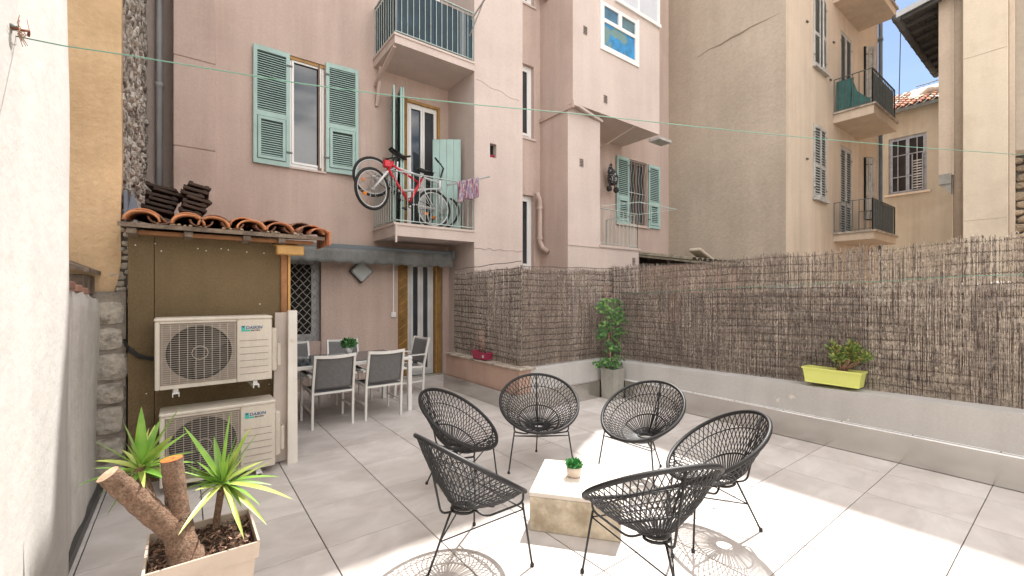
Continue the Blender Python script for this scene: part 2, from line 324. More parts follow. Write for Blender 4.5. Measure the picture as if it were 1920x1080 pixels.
# ================================================================== SETTING: ground, floor, parapet
mb = MB(); mb.add([(-60,-60,-.06),(80,-60,-.06),(80,80,-.06),(-60,80,-.06)], [(0,1,2,3)]); mb.build('ground', M_yard, kind='structure')
mb = MB(); mb.add([(-.6,-4,-.012),(5.42,-4,-.012),(5.42,8,-.012),(-.6,8,-.012)], [(0,1,2,3)], M_grout)
xs = [-.52, -.505]+[.108+.61*k for k in range(0, 9)]; xs = [-.54]+[v for v in [.108+.61*k for k in range(-1, 9)] if -.53 < v < 5.3]+[5.39]
ys = [-3.9]+[.493+.6*k for k in range(-7, 13) if -3.9 < .493+.6*k < 7.79]+[7.80]
tones = []
for i in range(len(xs)-1):
    for j in range(len(ys)-1):
        gx, gy = .0034, .0026
        a, b, c, d = xs[i]+gx, xs[i+1]-gx, ys[j]+gy, ys[j+1]-gy; e = .0015; n0 = len(mb.f)
        vs = [(a,c,-.01),(b,c,-.01),(b,d,-.01),(a,d,-.01),(a,c,-e),(b,c,-e),(b,d,-e),(a,d,-e),(a+e,c+e,0),(b-e,c+e,0),(b-e,d-e,0),(a+e,d-e,0)]
        fs = [(8,9,10,11)]+[(k, (k+1) % 4, 4+(k+1) % 4, 4+k) for k in range(4)]+[(4+k, 4+(k+1) % 4, 8+(k+1) % 4, 8+k) for k in range(4)]
        mb.add(vs, fs, M_tile); tones.append((n0, len(mb.f), random.random()))
fl = mb.build('terrace_floor', kind='structure')
at = fl.data.color_attributes.new('tone', 'FLOAT_COLOR', 'CORNER')
fv = [0.5]*(len(fl.data.loops)*4)
for a, b, t in tones:
    for p in fl.data.polygons[a:b]:
        for li in p.loop_indices: fv[li*4:li*4+4] = [t, (t*7.3) % 1, (t*3.1) % 1, 1]
at.data.foreach_set('color', fv)

# --- parapets
t = thing('parapet_wall', 'low grey painted wall along the right side of the terrace, under the long reed screen', 'wall', (5.5, 1, 0))
mb = MB(); z0, z1 = .53, .66
vs = [(5.46,4.62,0),(5.46,-4,0),(5.46,4.62,z0),(5.46,-4,z1+.05),(5.78,4.90,z0+.004),(5.78,-4,z1+.054),(5.78,4.90,-.06),(5.78,-4,-.06)]
mb.add(vs, [(0,1,3,2)[::-1],(2,3,5,4)[::-1],(4,5,7,6)[::-1],(0,2,4,6),(1,7,5,3)]); mb.build('wall', M_para, t)
mb = MB(); mb.bbox(5.395,5.46,-4,4.545,.0,.275,.003); mb.build('steel_skirting', M_steel, t)
mb = MB(); mb.box(5.398,5.47,-4,4.56,.2755,.281,M_upvc); mb.box(5.409,5.418,-4,4.55,.2812,.2835,M_blushut)
for k in range(14): mb.lathe([(.006,0),(.006,.004),(0,.005)], (5.435,4.3-.55*k,.2812), 8, M_iron)
mb.build('skirting_cap', M_steel, t)
t = thing('parapet_wall', 'grey painted low wall behind the far chair, between wall corner and square planter', 'wall', (4.4, 4.7, 0))
mb = MB(); mb.box(3.60,5.455,4.62,4.86,-.05,.565); mb.build('wall', M_para, t)
mb = MB(); mb.bbox(3.555,5.39,4.555,4.62,0,.255,.003); mb.build('steel_skirting', M_steel, t)
mb = MB(); mb.box(3.62,5.39,4.56,4.622,.2555,.262); mb.build('skirting_cap', M_steel, t)
t = thing('parapet_wall', 'low terracotta pink wall with worn coping carrying the magenta planter', 'wall', (3.7, 5.6, 0))
mb = MB(); mb.box(3.60,3.84,4.863,6.66,-.05,.565); mb.box(3.597,3.8,4.618,4.862,-.05,.566); mb.build('wall', M_paratc, t)
mb = MB(); mb.bbox(3.545,3.596,4.556,6.66,0,.235,.003); mb.build('steel_skirting', M_steel, t)
mb = MB(); y = 4.57
while y < 6.6:
    L = random.uniform(.16,.26); mb.bbox(3.575+jit(.008),3.86,y,min(y+L-.006,6.67),.567,.59+jit(.006),.006); y += L
mb.build('coping', M_coping, t)

# ================================================================== reed screens
def reed_fence(label, segs, zb, zt, name='reed_screen', pale=None, side_=-1):
    """segs: list of (p0,p1) in plan; zb/zt functions of running length"""
    t = thing(name, label, 'reed screen', (*segs[0][0], 0))
    reeds = MB(); wires = MB(); run = 0; rows = []; z = .08
    while z < 1.48: rows.append(z); z += random.uniform(.085, .10)
    for (a, b) in segs:
        a, b = Vector((*a, 0)), Vector((*b, 0)); L = (b-a).length; d = (b-a)/L; nrm = Vector((-d.y, d.x, 0)); s_ = 0
        top = 0; ph = random.random()*9
        while s_ < L:
            s_ += random.uniform(.0026, .0050)
            w_ = random.uniform(.0020, .0036); R = run+s_
            off = random.uniform(-.008, .008)
            zz0 = zb(R)+random.uniform(0, .02); zz1 = zt(R)+random.gauss(0, .019)-(random.random() < .12)*random.uniform(0, .1)
            p0 = a+d*s_+nrm*off; lean = jit(.012)
            pts = [p0+Vector((0,0,zz0))]; lat = jit(.002); dep = jit(.003); bl = random.uniform(.004, .012); zc = zb(R)
            for zr in rows:
                if zz0 < zc+zr < zz1-.03:
                    lat += jit(.0022); lat *= .93; wv = .012*math.sin(R*2.1+zr*3)+.005*math.sin(R*9+zr*11)
                    f_ = zr/1.45; base_ = p0+d*(lean*f_+lat)+nrm*(.010*math.sin(R*2.3+f_*3))
                    pts.append(base_+nrm*(dep*.3)+Vector((0,0,zc+zr+wv)))
                    pts.append(base_+d*jit(.002)+nrm*(bl*side_*1.3+dep)+Vector((0,0,min(zc+zr+wv+.05, zz1-.01))))
            tip = pts[-1].copy(); tip.z = zz1; pts.append(tip+d*jit(.012)+nrm*jit(.008))
            ws = [w_]*(len(pts)-1)+[w_*.45]
            pl = .22+(.5 if pale and pale(R) else 0)
            r_ = random.random(); m = M_reed2 if r_ < pl else (M_reed3 if r_ > .86 else M_reed)
            k = 0
            while k < len(pts)-1:
                e_ = min(k+2, len(pts)-1)
                if random.random() < .55: r_ = random.random(); m = M_reed2 if r_ < pl else (M_reed3 if r_ > .84 else M_reed)
                reeds.tube(pts[k:e_+1], ws[k:e_+1], 3, m, cap=False); k = e_
        for z in rows:
            pts = []; n = max(2, int(L/.011)); phs = random.random()*20
            for k in range(n+1):
                q = L*k/n; R = run+q; zz = zb(R)+z+.012*math.sin(R*2.1+z*3)+.005*math.sin(R*9+z*11)+jit(.002)+.0065*(-1)**k
                pts.append(a+d*q+nrm*(.012*(-1)**k*.15)+Vector((0,0,zz)))
            wires.tube([p+nrm*.011*side_ for p in pts], .0031, 4, cap=False)
        run += L
    reeds.build('reed_mat', None, t); wires.build('binding_wire', M_wire, t)
    return t
def wave(R): return .012*math.sin(R*3.1)+.012*math.sin(R*7.7+1)+.008*math.sin(R*17)
random.seed(3)
reed_fence('long tall reed screen standing on the grey wall along the right side', [((5.66,4.83),(5.70,-1.9))], lambda R: .535+.015*R*1.0, lambda R: 2.0+wave(R)+.022*R+(.03 if 0 < R < .7 else 0), pale=lambda R: 3.45 < R < 4.2 or R > 4.35)
reed_fence('reed screen behind the climbing vine, standing on the far parapet', [((3.70,4.74),(5.70,4.77))], lambda R: .57, lambda R: 1.975+wave(R+3))
reed_fence('short reed screen behind the magenta planter beside the house', [((3.74,6.62),(3.725,4.715))], lambda R: .592, lambda R: 1.955+wave(R+9)*.7)

# ================================================================== builders for facade pieces
def frameT(o, ang):
    """local x along plan angle ang (radians from +X), local y outward normal to its right-hand side, z up"""
    c, s = math.cos(ang), math.sin(ang)
    return Matrix(((c, s, 0, o[0]), (s, -c, 0, o[1]), (0, 0, 1, o[2]), (0, 0, 0, 1)))
mb_back = mat('shutter_shadow_gap', (.06,.075,.07), .9)
def shutter(parent, o, ang, wd, ht, m, pitch=.045, flap=False, label=None, flapm=None, split=.45, planks=False, tilt=0):
    """one shutter leaf; o = lower hinge corner, ang = plan direction of its width; local +y is its front"""
    mb = MB(); T = frameT(o, ang)
    if math.cos(ang) < -.7: T = T @ Matrix.Diagonal((1,-1,1,1))
    if tilt: T = T @ Matrix.Rotation(tilt, 4, 'X')
    mb.T = T; st = .055; th = .032
    if planks:
        n = max(2, int(wd/.115))
        for k in range(n): mb.bbox(wd*k/n+.002, wd*(k+1)/n-.002, 0, th*.7, 0, ht, .004)
        for z in (.18*ht, .8*ht): mb.box(.01, wd-.01, -.02, -.0005, z, z+.08)
        return mb.build('shutter', m, parent, label=label)
    mb.bbox(0, st, 0, th, 0, ht, .003); mb.bbox(wd-st, wd, 0, th, 0, ht, .003)
    zs = [(0, .075), (ht-.075, ht)]
    if split: zs.append((split*ht-.04, split*ht+.04))
    for a, b in zs: mb.box(st-.001, wd-st+.001, .002, th-.002, a, b)
    fields = [(.075, split*ht-.04), (split*ht+.04, ht-.075)] if split else [(.075, ht-.075)]
    for fi, (a, b) in enumerate(fields):
        xa, xb = st, wd-st
        if flap and fi == 0:
            for (p, q, r_, s_) in ((xa+.008, xa+.05, a+.01, b-.01), (xb-.05, xb-.008, a+.01, b-.01), (xa+.05, xb-.05, a+.01, a+.055), (xa+.05, xb-.05, b-.055, b-.01)):
                mb.box(p, q, .006, th+.012, r_, s_)
            xa += .05; xb -= .05; a += .055; b -= .055
        z = a+.012
        while z < b-.02:
            y0, y1 = .004, th-.005
            hh = pitch*.42; mb.add([(xa,y1,z),(xb,y1,z),(xb,y0,z+hh),(xa,y0,z+hh),(xa,y1,z+.009),(xb,y1,z+.009),(xb,y0,z+hh+.009),(xa,y0,z+hh+.009)],
                   [(0,1,2,3),(4,7,6,5),(0,4,5,1),(3,2,6,7),(0,3,7,4),(1,5,6,2)])
            z += pitch
    mb.box(st, wd-st, -.004, -.001, .05, ht-.05, mb_back)
    # hinges
    for z in (.12*ht, .88*ht): mb.box(-.035, .05, th, th+.008, z, z+.03, M_iron)
    return mb.build('shutter', m, parent, label=label)
def casement(parent, X0, X1, Z0, Z1, Y, frame_m, leaves=2, fw=.06, pane_m=None, name='window', label=None, mull=(), axis='y', out=-1, deep=.05):
    """glazed window filling an opening: frame mesh, with each leaf's pane as a child"""
    pt = (lambda a, y, z: (a, y, z)) if axis == 'y' else (lambda a, y, z: (y, a, z))
    def bx(mb, a, b, c, d, y0, y1, m=None):
        if axis == 'y': mb.box(a, b, y0, y1, c, d, m)
        else: mb.box(y0, y1, a, b, c, d, m)
    o_ = out*deep; mb = MB()
    bx(mb, X0, X0+fw, Z0, Z1, Y, Y+o_); bx(mb, X1-fw, X1, Z0, Z1, Y, Y+o_)
    bx(mb, X0+fw, X1-fw, Z0, Z0+fw, Y, Y+o_); bx(mb, X0+fw, X1-fw, Z1-fw, Z1, Y, Y+o_)
    W = (X1-X0-2*fw)/leaves; panes = []
    for k in range(leaves):
        a, b = X0+fw+W*k, X0+fw+W*(k+1); s_ = fw*.8; i_ = o_*.8
        bx(mb, a+.002, a+s_, Z0+fw+.002, Z1-fw-.002, Y+i_, Y+o_*1.25); bx(mb, b-s_, b-.002, Z0+fw+.002, Z1-fw-.002, Y+i_, Y+o_*1.25)
        bx(mb, a+s_, b-s_, Z0+fw+.002, Z0+fw+s_, Y+i_, Y+o_*1.25); bx(mb, a+s_, b-s_, Z1-fw-s_, Z1-fw-.002, Y+i_, Y+o_*1.25)
        for f_ in mull:
            z = Z0+(Z1-Z0)*f_; bx(mb, a+s_, b-s_, z-.018, z+.018, Y+i_, Y+o_*1.2)
        panes.append((a+s_, b-s_))
    wdw = mb.build(name, frame_m, parent, label=label)
    for a, b in panes:
        mb = MB(); bx(mb, a, b, Z0+fw+fw*.8, Z1-fw-fw*.8, Y+o_*.4, Y+o_*.55); mb.build('pane', pane_m or M_glass, wdw)
    return wdw
def railing(parent, pts, z0, z1, gap, m, r=.007, bot=.05, name='railing', mid=None, label=None, skip_first=False):
    mb = MB()
    for a, b in zip(pts[:-1], pts[1:]):
        a, b = Vector((*a, 0)), Vector((*b, 0)); L = (b-a).length; n = max(1, round(L/gap))
        mb.bar((a.x,a.y,z1), (b.x,b.y,z1), .035, .014); mb.bar((a.x,a.y,z0+bot), (b.x,b.y,z0+bot), .022, .012)
        if mid: mb.bar((a.x,a.y,mid), (b.x,b.y,mid), .02, .012)
        for k in range(n+1):
            p = a.lerp(b, k/n); post = k in (0, n)
            mb.tube([(p.x,p.y,z0 if post else z0+bot), (p.x,p.y,z1-.003)], r*1.5 if post else r, 5, smooth=False)
    return mb.build(name, m, parent, label=label)
def rubble(mb, n, fn, smin, smax, m, seed=1):
    """irregular stones: fn(i) -> (centre, outward normal, in-plane dirs)"""
    rnd = random.Random(seed)
    for i in range(n):
        c, nr, u, v, sc = fn(i, rnd); a = rnd.uniform(smin, smax)*sc; b = a*rnd.uniform(.5, .8); dp = a*rnd.uniform(.25, .45)
        vs = []; N = 8
        for (k, (rr, dd)) in enumerate(((1, -.3), (.95, .35), (.6, .9), (.0, 1.0))):
            for q in range(N):
                an = 2*PI*q/N+.2; ww = 1+rnd.uniform(-.16, .16)
                cc, ss = math.cos(an), math.sin(an); e = .75
                cc = math.copysign(abs(cc)**e, cc); ss = math.copysign(abs(ss)**e, ss)
                vs.append(Vector(c)+u*(cc*a*.5*rr*ww)+v*(ss*b*.5*rr*ww)+nr*(dp*dd*rnd.uniform(.8, 1.1)*.6))
        fs = [(k*N+q, k*N+(q+1) % N, (k+1)*N+(q+1) % N, (k+1)*N+q) for k in range(3) for q in range(N)]
        mb.add(vs, fs, m)
def grid_jit_rubble(mb, A0, A1, Z0, Z1, P, axis, out, size, m, seed):
    rnd = random.Random(seed); z = Z0; nr = Vector((0, out, 0)) if axis == 'y' else Vector((out, 0, 0)); u = Vector((1,0,0)) if axis == 'y' else Vector((0,1,0)); v = Vector((0,0,1))
    while z < Z1:
        h = size*rnd.uniform(.55, .85); a = A0+rnd.uniform(-.1, 0)
        while a < A1:
            L = size*rnd.uniform(.7, 1.5); hh = h*rnd.uniform(.8, 1.1)
            c = [0,0,0]; ca = a+L/2; cz = z+h/2+rnd.uniform(-.02, .02)
            c = Vector((ca, P, cz)) if axis == 'y' else Vector((P, ca, cz))
            vs = []; N = 9; dp = size*rnd.uniform(.12, .34); rot = rnd.uniform(-.2, .2)
            for (rr, dd) in ((1.02, -.3), (.98, .3), (.72, .85), (0, 1.0)):
                for q in range(N):
                    an = 2*PI*q/N+rot; ww = 1+rnd.uniform(-.13, .13); cc, ss = math.cos(an), math.sin(an); cc = math.copysign(abs(cc)**.65, cc); ss = math.copysign(abs(ss)**.65, ss)
                    vs.append(c+u*(cc*L*.46*rr*ww)+v*(ss*hh*.46*rr*ww)+nr*(dp*dd*rnd.uniform(.8, 1.1)))
            mb.add(vs, [(k*N+q, k*N+(q+1) % N, (k+1)*N+(q+1) % N, (k+1)*N+q) for k in range(3) for q in range(N)], m); a += L
        z += h

# ================================================================== PINK APARTMENT BUILDING
YF = 7.8; YT = 6.81; XL = -.09; XT = 4.26; XT2 = 5.39; YR = 7.3; XB = 6.27; YBL = 6.43; YBU = 6.29; XBR = 9.19; YW = 7.4; XE = 11.28; HM = 14.8; HB = 12.8
pink = thing('apartment_building', 'pink stuccoed apartment house with turquoise shutters, whose balconies hold bicycles and navy screens', 'building', (4, YF, 0))
W1 = (1.355, 1.905, 3.66, 5.47)         # upper window opening
BD = (3.31, 4.075, 2.765, 5.30)         # balcony door
GD = (3.20, 4.12, .03, 2.25)            # terrace door
GW = (1.2, 1.84, .80, 2.22)             # grille window
UD = (3.0, 4.1, 5.86, 8.3)
mb = MB()
tilesheet(mb, XL, XT+.05, -.06, HM, [(*W1,.16), (*BD,.14), (*GD,.14), (*GW,.2), (*UD,.14)], YF)
mb.add([(XL,YF,-.06),(XL,YF,HM),(XL,16,HM),(XL,16,-.06)], [(0,1,2,3)])
mb.box(XL+.01, XE, YF+.6, 16, -.06, HM-.01); mb.add([(XL,YF,HM),(XE,YF,HM),(XE,16,HM),(XL,16,HM)], [(0,1,2,3)])
mb.build('facade_wall', M_pink, pink)
mb = MB()      # alley end wall
mb.box(-2, XL+.02, 8.25, 8.4, -.06, 16); mb.build('alley_wall', M_greypink, pink)
mb = MB(); z = 8.6; k = 0
for z0, z1 in ((-.05, 1.03), (1.03, 2.36), (2.36, 3.69), (3.69, 4.97), (4.97, 6.32), (6.32, 7.7), (7.7, 9)):
    mb.bbox(XL-.03, .37, YF-.05, YF+.02, z0+.008, z1-.008, .008)
mb.box(XL-.02, .36, YF-.035, YF-.001, -.05, 9)
mb.build('corner_pilaster', M_pink, pink)
mb = MB(); tilesheet(mb, XT, XT2, -.06, HM, [(4.592, 4.755, 4.18, 4.445, .12)], YT); tilesheet(mb, YT, YF+.05, -.06, HM, [], XT, axis='x')
mb.add([(XT2,YT,-.06),(XT2,YT,HM),(XT2,YF,HM),(XT2,YF,-.06)][::-1], [(0,1,2,3)]); mb.add([(XT,YT,HM),(XT2,YT,HM),(XT2,YF,HM),(XT,YF,HM)], [(0,1,2,3)])
pts = [(4.26+ (5.39-4.26)*k/16, YT-.001, 2.44+.012*math.sin(k*1.7)+.01*math.sin(k*4)) for k in range(17)]
mb.tube(pts, .006, 4, M_greypink)
pts = [(4.3+ (5.30-4.3)*k/12, YT-.001, 5.55+.02*math.sin(k*1.2)-.012*k) for k in range(13)]
mb.tube(pts, .004, 4, M_greypink)
mb.build('stair_tower_wall', M_pink2, pink)
mb = MB(); mb.box(4.592, 4.755, YT+.12, YT+.125, 4.18, 4.445, M_dark); mb.box(4.60, 4.75, YT+.05, YT+.1, 4.18, 4.25, mat('dark_red_cloth', (.25,.02,.05), .9)); mb.box(4.592, 4.60, YT-.006, YT+.1, 4.18, 4.445, M_upvc)
mb.build('vent_opening', None, pink)
# recess with stair windows
mb = MB(); SW = [(5.45, 6.09, 2.13, 3.73, .14), (5.45, 6.09, 4.96, 6.54, .14), (5.45, 6.09, 7.84, 9.4, .14)]
tilesheet(mb, XT2-.3, XB+.02, -.06, HM, SW, YR); mb.add([(XT2-.3,YR,HM),(XE,YR,HM),(XE,YF+.7,HM),(XT2-.3,YF+.7,HM)], [(0,1,2,3)])
mb.build('recess_wall', M_pink, pink)
for a, b, c, d, r in SW:
    wd = casement(pink, a, b, c, d, YR+.14, M_upvc, 1, .07)
    m2 = MB(); m2.box(a-.05, b+.05, YR-.03, YR+.1, c-.04, c-.001); m2.build('window_sill', M_pink2, wd)
# bay: side wall and front walls
mb = MB(); tilesheet(mb, YBL, YR+.02, -.06, 5.46, [], XB, axis='x'); tilesheet(mb, YBU, YR+.02, 5.46, HB, [], XB-.0, axis='x')
mb.box(XB-.035, XB+.02, YBU-.03, YR, 5.36, 5.43); mb.build('bay_side_wall', M_pink, pink)
BW = (7.13, 8.33, 6.87, 7.86)
mb = MB(); tilesheet(mb, XB, 7.24, -.06, 5.46, [], YBL); tilesheet(mb, 7.24, 8.6, -.06, 2.62, [], YBL)
mb.add([(7.24,YBL,2.62),(7.24,YBL,5.46),(7.24,YW,5.46),(7.24,YW,2.62)][::-1], [(0,1,2,3)]); mb.add([(8.6,YBL,-.06),(8.6,YBL,2.62),(8.6,YW,2.62),(8.6,YW,-.06)][::-1], [(0,1,2,3)])
mb.add([(7.24,YBL,2.62),(8.6,YBL,2.62),(8.6,YW,2.62),(7.24,YW,2.62)], [(0,1,2,3)])
mb.box(XB-.01, 8.62, YBL-.015, YBL-.001, 2.60, 2.64)
tilesheet(mb, XB, XBR, 5.46, 8.02, [(*BW,.1)], YBU); mb.add([(XB,YBU,5.46),(XBR,YBU,5.46),(XBR,YW,5.46),(XB,YW,5.46)][::-1], [(0,1,2,3)])
mb.box(XB-.02, XB+.1, YBU-.045, YBU-.001, 5.40, 5.50); mb.bar((XB+.05,YBU-.01,5.45), (7.3,YBL-.01,5.36), .05, .05)
mb.build('bay_front_wall', M_pink2, pink)
mb = MB(); mb.box(XBR-.003, XBR+.02, YBU+.001, YW, 5.47, HB); mb.box(XB+.01, XBR, YBU+.01, YW, HB-.05, HB)
tilesheet(mb, XB, 7.6, 8.02, HB, [], YBU); tilesheet(mb, 7.6, XBR, 10.2, HB, [], YBU); mb.box(7.6, XBR, YBU+.9, YBU+.95, 8.0, 10.3)
mb.build('bay_upper_wall', M_pink2, pink)
RW = (9.42, 10.25, 3.47, 5.2)
mb = MB(); tilesheet(mb, 7.24, XE+.02, -.06, HM, [(*RW,.14)], YW); mb.build('recessed_back_wall', M_pink, pink)
# veranda glazing above the bay window
v = MB(); v.box(7.55, XBR+.03, YBU-.05, YBU+.02, 8.02, 8.10); v.box(7.55, 7.61, YBU-.02, YBU+.05, 8.10, 10.2); v.box(8.36, 8.42, YBU-.02, YBU+.05, 8.10, 10.2); v.box(XBR-.05, XBR+.01, YBU-.02, YBU+.05, 8.10, 10.2); v.box(7.61, XBR-.05, YBU-.015, YBU+.045, 9.2, 9.26)
v = v.build('veranda_frame', M_upvc, pink)
for a, b in ((7.61, 8.36), (8.42, XBR-.05)):
    q = MB(); q.box(a, b, YBU+.01, YBU+.02, 8.10, 9.2); q.build('pane', M_skyglass, v)
# bay window: two small panes above one wide blue pane
a, b, c, d = BW; f = MB()
f.box(a, a+.07, YBU-.02, YBU+.06, c, d); f.box(b-.07, b, YBU-.02, YBU+.06, c, d); f.box(a+.07, b-.07, YBU-.02, YBU+.06, c, c+.07); f.box(a+.07, b-.07, YBU-.02, YBU+.06, d-.07, d)
zm = c+.62*(d-c); f.box(a+.07, b-.07, YBU-.018, YBU+.055, zm-.04, zm+.04); f.box((a+b)/2-.06, (a+b)/2+.06, YBU-.018, YBU+.055, zm+.04, d-.07)
f.box(a-.05, a, YBU-.03, YBU-.002, c-.05, d+.05); f.box(b, b+.06, YBU-.03, YBU-.002, c-.05, d+.05); f.box(a, b, YBU-.03, YBU-.002, c-.05, c-.001)
f = f.build('window', M_upvc, pink, label='white framed window with a wide blue patterned pane')
for p in ((a+.07, b-.07, c+.07, zm-.04, M_blueglass), (a+.07, (a+b)/2-.06, zm+.04, d-.07, mat('dull_blue_glass', (.06,.16,.26), .12, var=.3)), ((a+b)/2+.06, b-.07, zm+.04, d-.07, mat('grey_blue_glass', (.08,.16,.2), .12, var=.3))):
    q = MB(); q.box(p[0], p[1], YBU+.01, YBU+.02, p[2], p[3]); q.build('pane', p[4], f)
# small vents
def vent(px, py, Y, s_=.12):
    x, z = onY(px, py, Y); q = MB(); q.box(x-s_/2, x+s_/2, Y-.008, Y-.001, z-s_*.75, z+s_*.75, M_greypink)
    for k in range(5): q.box(x-s_/2+.012, x+s_/2-.012, Y-.014, Y-.0085, z-s_*.6+k*s_*.26, z-s_*.6+k*s_*.26+.012, M_dark)
    q.build('wall_vent', None, pink)
for px, py, Y in ((1097,57,YBU), (1135,186,YBU), (1090,305,YBL), (1188,490,YBL)): vent(px, py, Y)
# upper window with shutters
w1 = casement(pink, W1[0], W1[1], W1[2]+.02, W1[3], YF+.1, M_upvc, 1, .045, label='narrow white framed window between two open shutters')
q = MB(); q.box(W1[0]-.32, W1[1]+.02, YF-.035, YF+.08, W1[2]-.03, W1[2]); q.build('window_sill', M_pink2, w1)
q = MB()
for k in range(3): q.box(W1[1]-.03-.035*k, W1[1]-.005-.035*k, YF+.09-.028*k-.02, YF+.10-.028*k, W1[2], W1[3]-.001, M_ochrewood if k == 1 else M_brownframe)
q.box(W1[0], W1[1], YF+.02, YF+.1, W1[3]-.05, W1[3]-.001, M_ochrewood); q.build('folding_grille', None, w1)
shutter(w1, (1.36, YF-.03, 3.63), PI+.0, .51, 1.83, M_turq, .036, True, split=.43).matrix_local
shutter(w1, (1.915, YF-.02, 3.66), -.10, .53, 1.85, M_turq, .036, True, label='pale shutter with faded sage louvres', split=.43)
# french door on the balcony
d1 = casement(pink, BD[0]+.07, BD[1]-.02, BD[2], BD[3]-.04, YF+.1, M_upvc, 2, .055, label='white double door behind the bicycles')
q = MB(); q.box(BD[0], BD[0]+.07, YF-.01, YF+.1, BD[2], BD[3]); q.box(BD[1]-.05, BD[1], YF-.008, YF+.05, BD[2], BD[3]); q.box(BD[0]+.07, BD[1]-.05, YF-.01, YF+.05, BD[3]-.045, BD[3])
for k in range(9): q.box(BD[0]-.002+.008*k, BD[0]+.003+.008*k, YF-.02, YF-.011, BD[2], BD[3])
q.build('door_surround', M_ochrewood, d1)
for i, (x, an) in enumerate(((3.24, -PI*.58), (3.20, -PI*.58), (3.10, -PI*.60))):
    shutter(d1, (x, YF-.02, 2.80), an, .46, 2.47, M_turq, .045, split=.4, label='folded pale turquoise shutter leaf' if i == 0 else None)
shutter(d1, (3.74, 7.45, 2.80), -TH, .53, 1.70, M_turq, planks=True, label='short plank shutter leaf standing open')
# balconies
def balcony(zt, zb, rail_h, label):
    mb = MB(); mb.box(2.736, XT-.001, YT-.004, YF-.001, zb, zt); mb.box(2.72, XT-.001, YT-.02, YF-.001, zt-.035, zt+.003)
    b_ = mb.build('balcony', M_pink2, pink, label=label)
    railing(b_, [(2.76, YF-.02), (2.76, YT+.02), (XT-.02, YT+.02)], zt, zt+rail_h, .105, M_rail, .0065)
    return b_
b1 = balcony(2.762, 2.55, .85, 'balcony with pale railing holding the bicycles')
b2 = balcony(5.85, 5.69, .90, 'upper balcony with navy screens behind its railing')
q = MB(); q.box(2.74, 2.77, YT-.03, YT-.003, 2.44, 2.76); q.build('drip_post', M_pink2, b1)
q = MB()
x = 2.80
while x < XT-.05:
    wd = random.uniform(.10, .16); q.box(x, min(x+wd-.006, XT-.02), YT+.034+jit(.004), YT+.038+.005, 5.87, 6.70, M_navy if random.random() < .8 else M_awnc); x += wd
y = YT+.06
while y < YF-.08:
    q.box(2.778, 2.782, y, y+.11, 5.87, 6.72, M_navy); y += .115
q.build('privacy_screen', None, b2)
q = MB(); q.bar((2.76, YT+.06, 5.66), (2.76, YF-.02, 5.36), .05, .05); q.bar((2.78, YF-.25, 5.62), (2.78, YF-.02, 5.0), .05, .05); q.build('support_strut', M_pink, b2)
# clothes brackets at the upper balcony
q = MB(); q.bar((4.2, YT-.0, 6.62), (4.30, YT-.55, 6.95), .02, .02); q.bar((4.16, YT-.0, 6.30), (4.26, YT-.3, 6.80), .014, .014); q.build('line_bracket', M_spoke, b2)
ud = casement(pink, UD[0], UD[1], UD[2], UD[3], YF+.1, M_upvc, 2, .06)
# pipes on the recess wall
q = MB(); q.tube([(6.05,7.16,3.78),(6.14,7.16,3.62),(6.14,7.16,2.75),(6.18,7.12,2.6),(6.24,7.0,2.5)], .055, 10)
q.lathe([(.07,-.03),(.07,.03)], (6.14,7.16,3.45), 10); q.lathe([(.07,-.03),(.07,.03)], (6.14,7.16,2.8), 10); q.build('drainpipe', M_pink, pink)
q = MB(); q.tube([(6.12,7.16,9.5),(6.12,7.16,8.35),(6.2,7.12,8.1),(6.25,7.05,7.95)], .06, 10); q.build('drainpipe', M_pink, pink)
# window, grille and railing of the right recess
rw = casement(pink, RW[0], RW[1], RW[2], RW[3], YW+.12, M_brownframe, 2, .05)
g = MB()
for k in range(7):
    x = RW[0]+.06+k*.12; g.tube([(x+.025*math.sin(z_*9), YW+.04, RW[2]+z_) for z_ in [i*.08 for i in range(22)]], .008, 4)
for k in (0, .85, 1.7): g.box(RW[0]+.01, RW[1]-.01, YW+.03, YW+.05, RW[2]+k, RW[2]+k+.02)
g.build('window_grille', M_greyshut, rw)
shutter(rw, (9.42, YW-.03, 3.43), PI, .50, 1.75, M_turq, .05, True, split=.4); shutter(rw, (10.28, YW-.02, 3.43), 0, .52, 1.76, M_turq, .05, True, split=.4)
q = MB(); q.box(RW[0]-.5, RW[1]+.05, YW-.06, YW+.1, 3.40, 3.43); q.build('window_sill', M_pink2, rw)
mb = MB(); mb.box(7.2, 8.63, YBL-.03, YBL+.2, 2.62, 2.67); b3 = mb.build('balcony', M_pink2, pink, label='small balcony with pale bars in the right recess')
railing(b3, [(7.26, YBL+.02), (8.58, YBL+.02), (8.58, YW-.02)], 2.67, 3.48, .135, M_rail, .007)
q = MB(); q.bar((7.3, YBL-.02, 3.52), (8.0, YBL-.45, 3.62), .012, .012); q.bar((8.0, YBL-.45, 3.62), (9.6, YBL-.35, 3.66), .018, .018); q.bar((9.6, YBL-.35, 3.66), (8.6, YBL, 3.48), .012, .012); q.build('drying_rack', M_rail, b3)
q = MB(); q.box(9.0, 9.5, 6.15, 6.45, 5.28, 5.34); q.build('soffit_shelf', M_greyshut, pink)
q = MB(); q.bar((8.3,6.3,5.46), (8.05,7.3,5.1), .02, .02); q.build('soffit_bracket', M_pink2, pink)

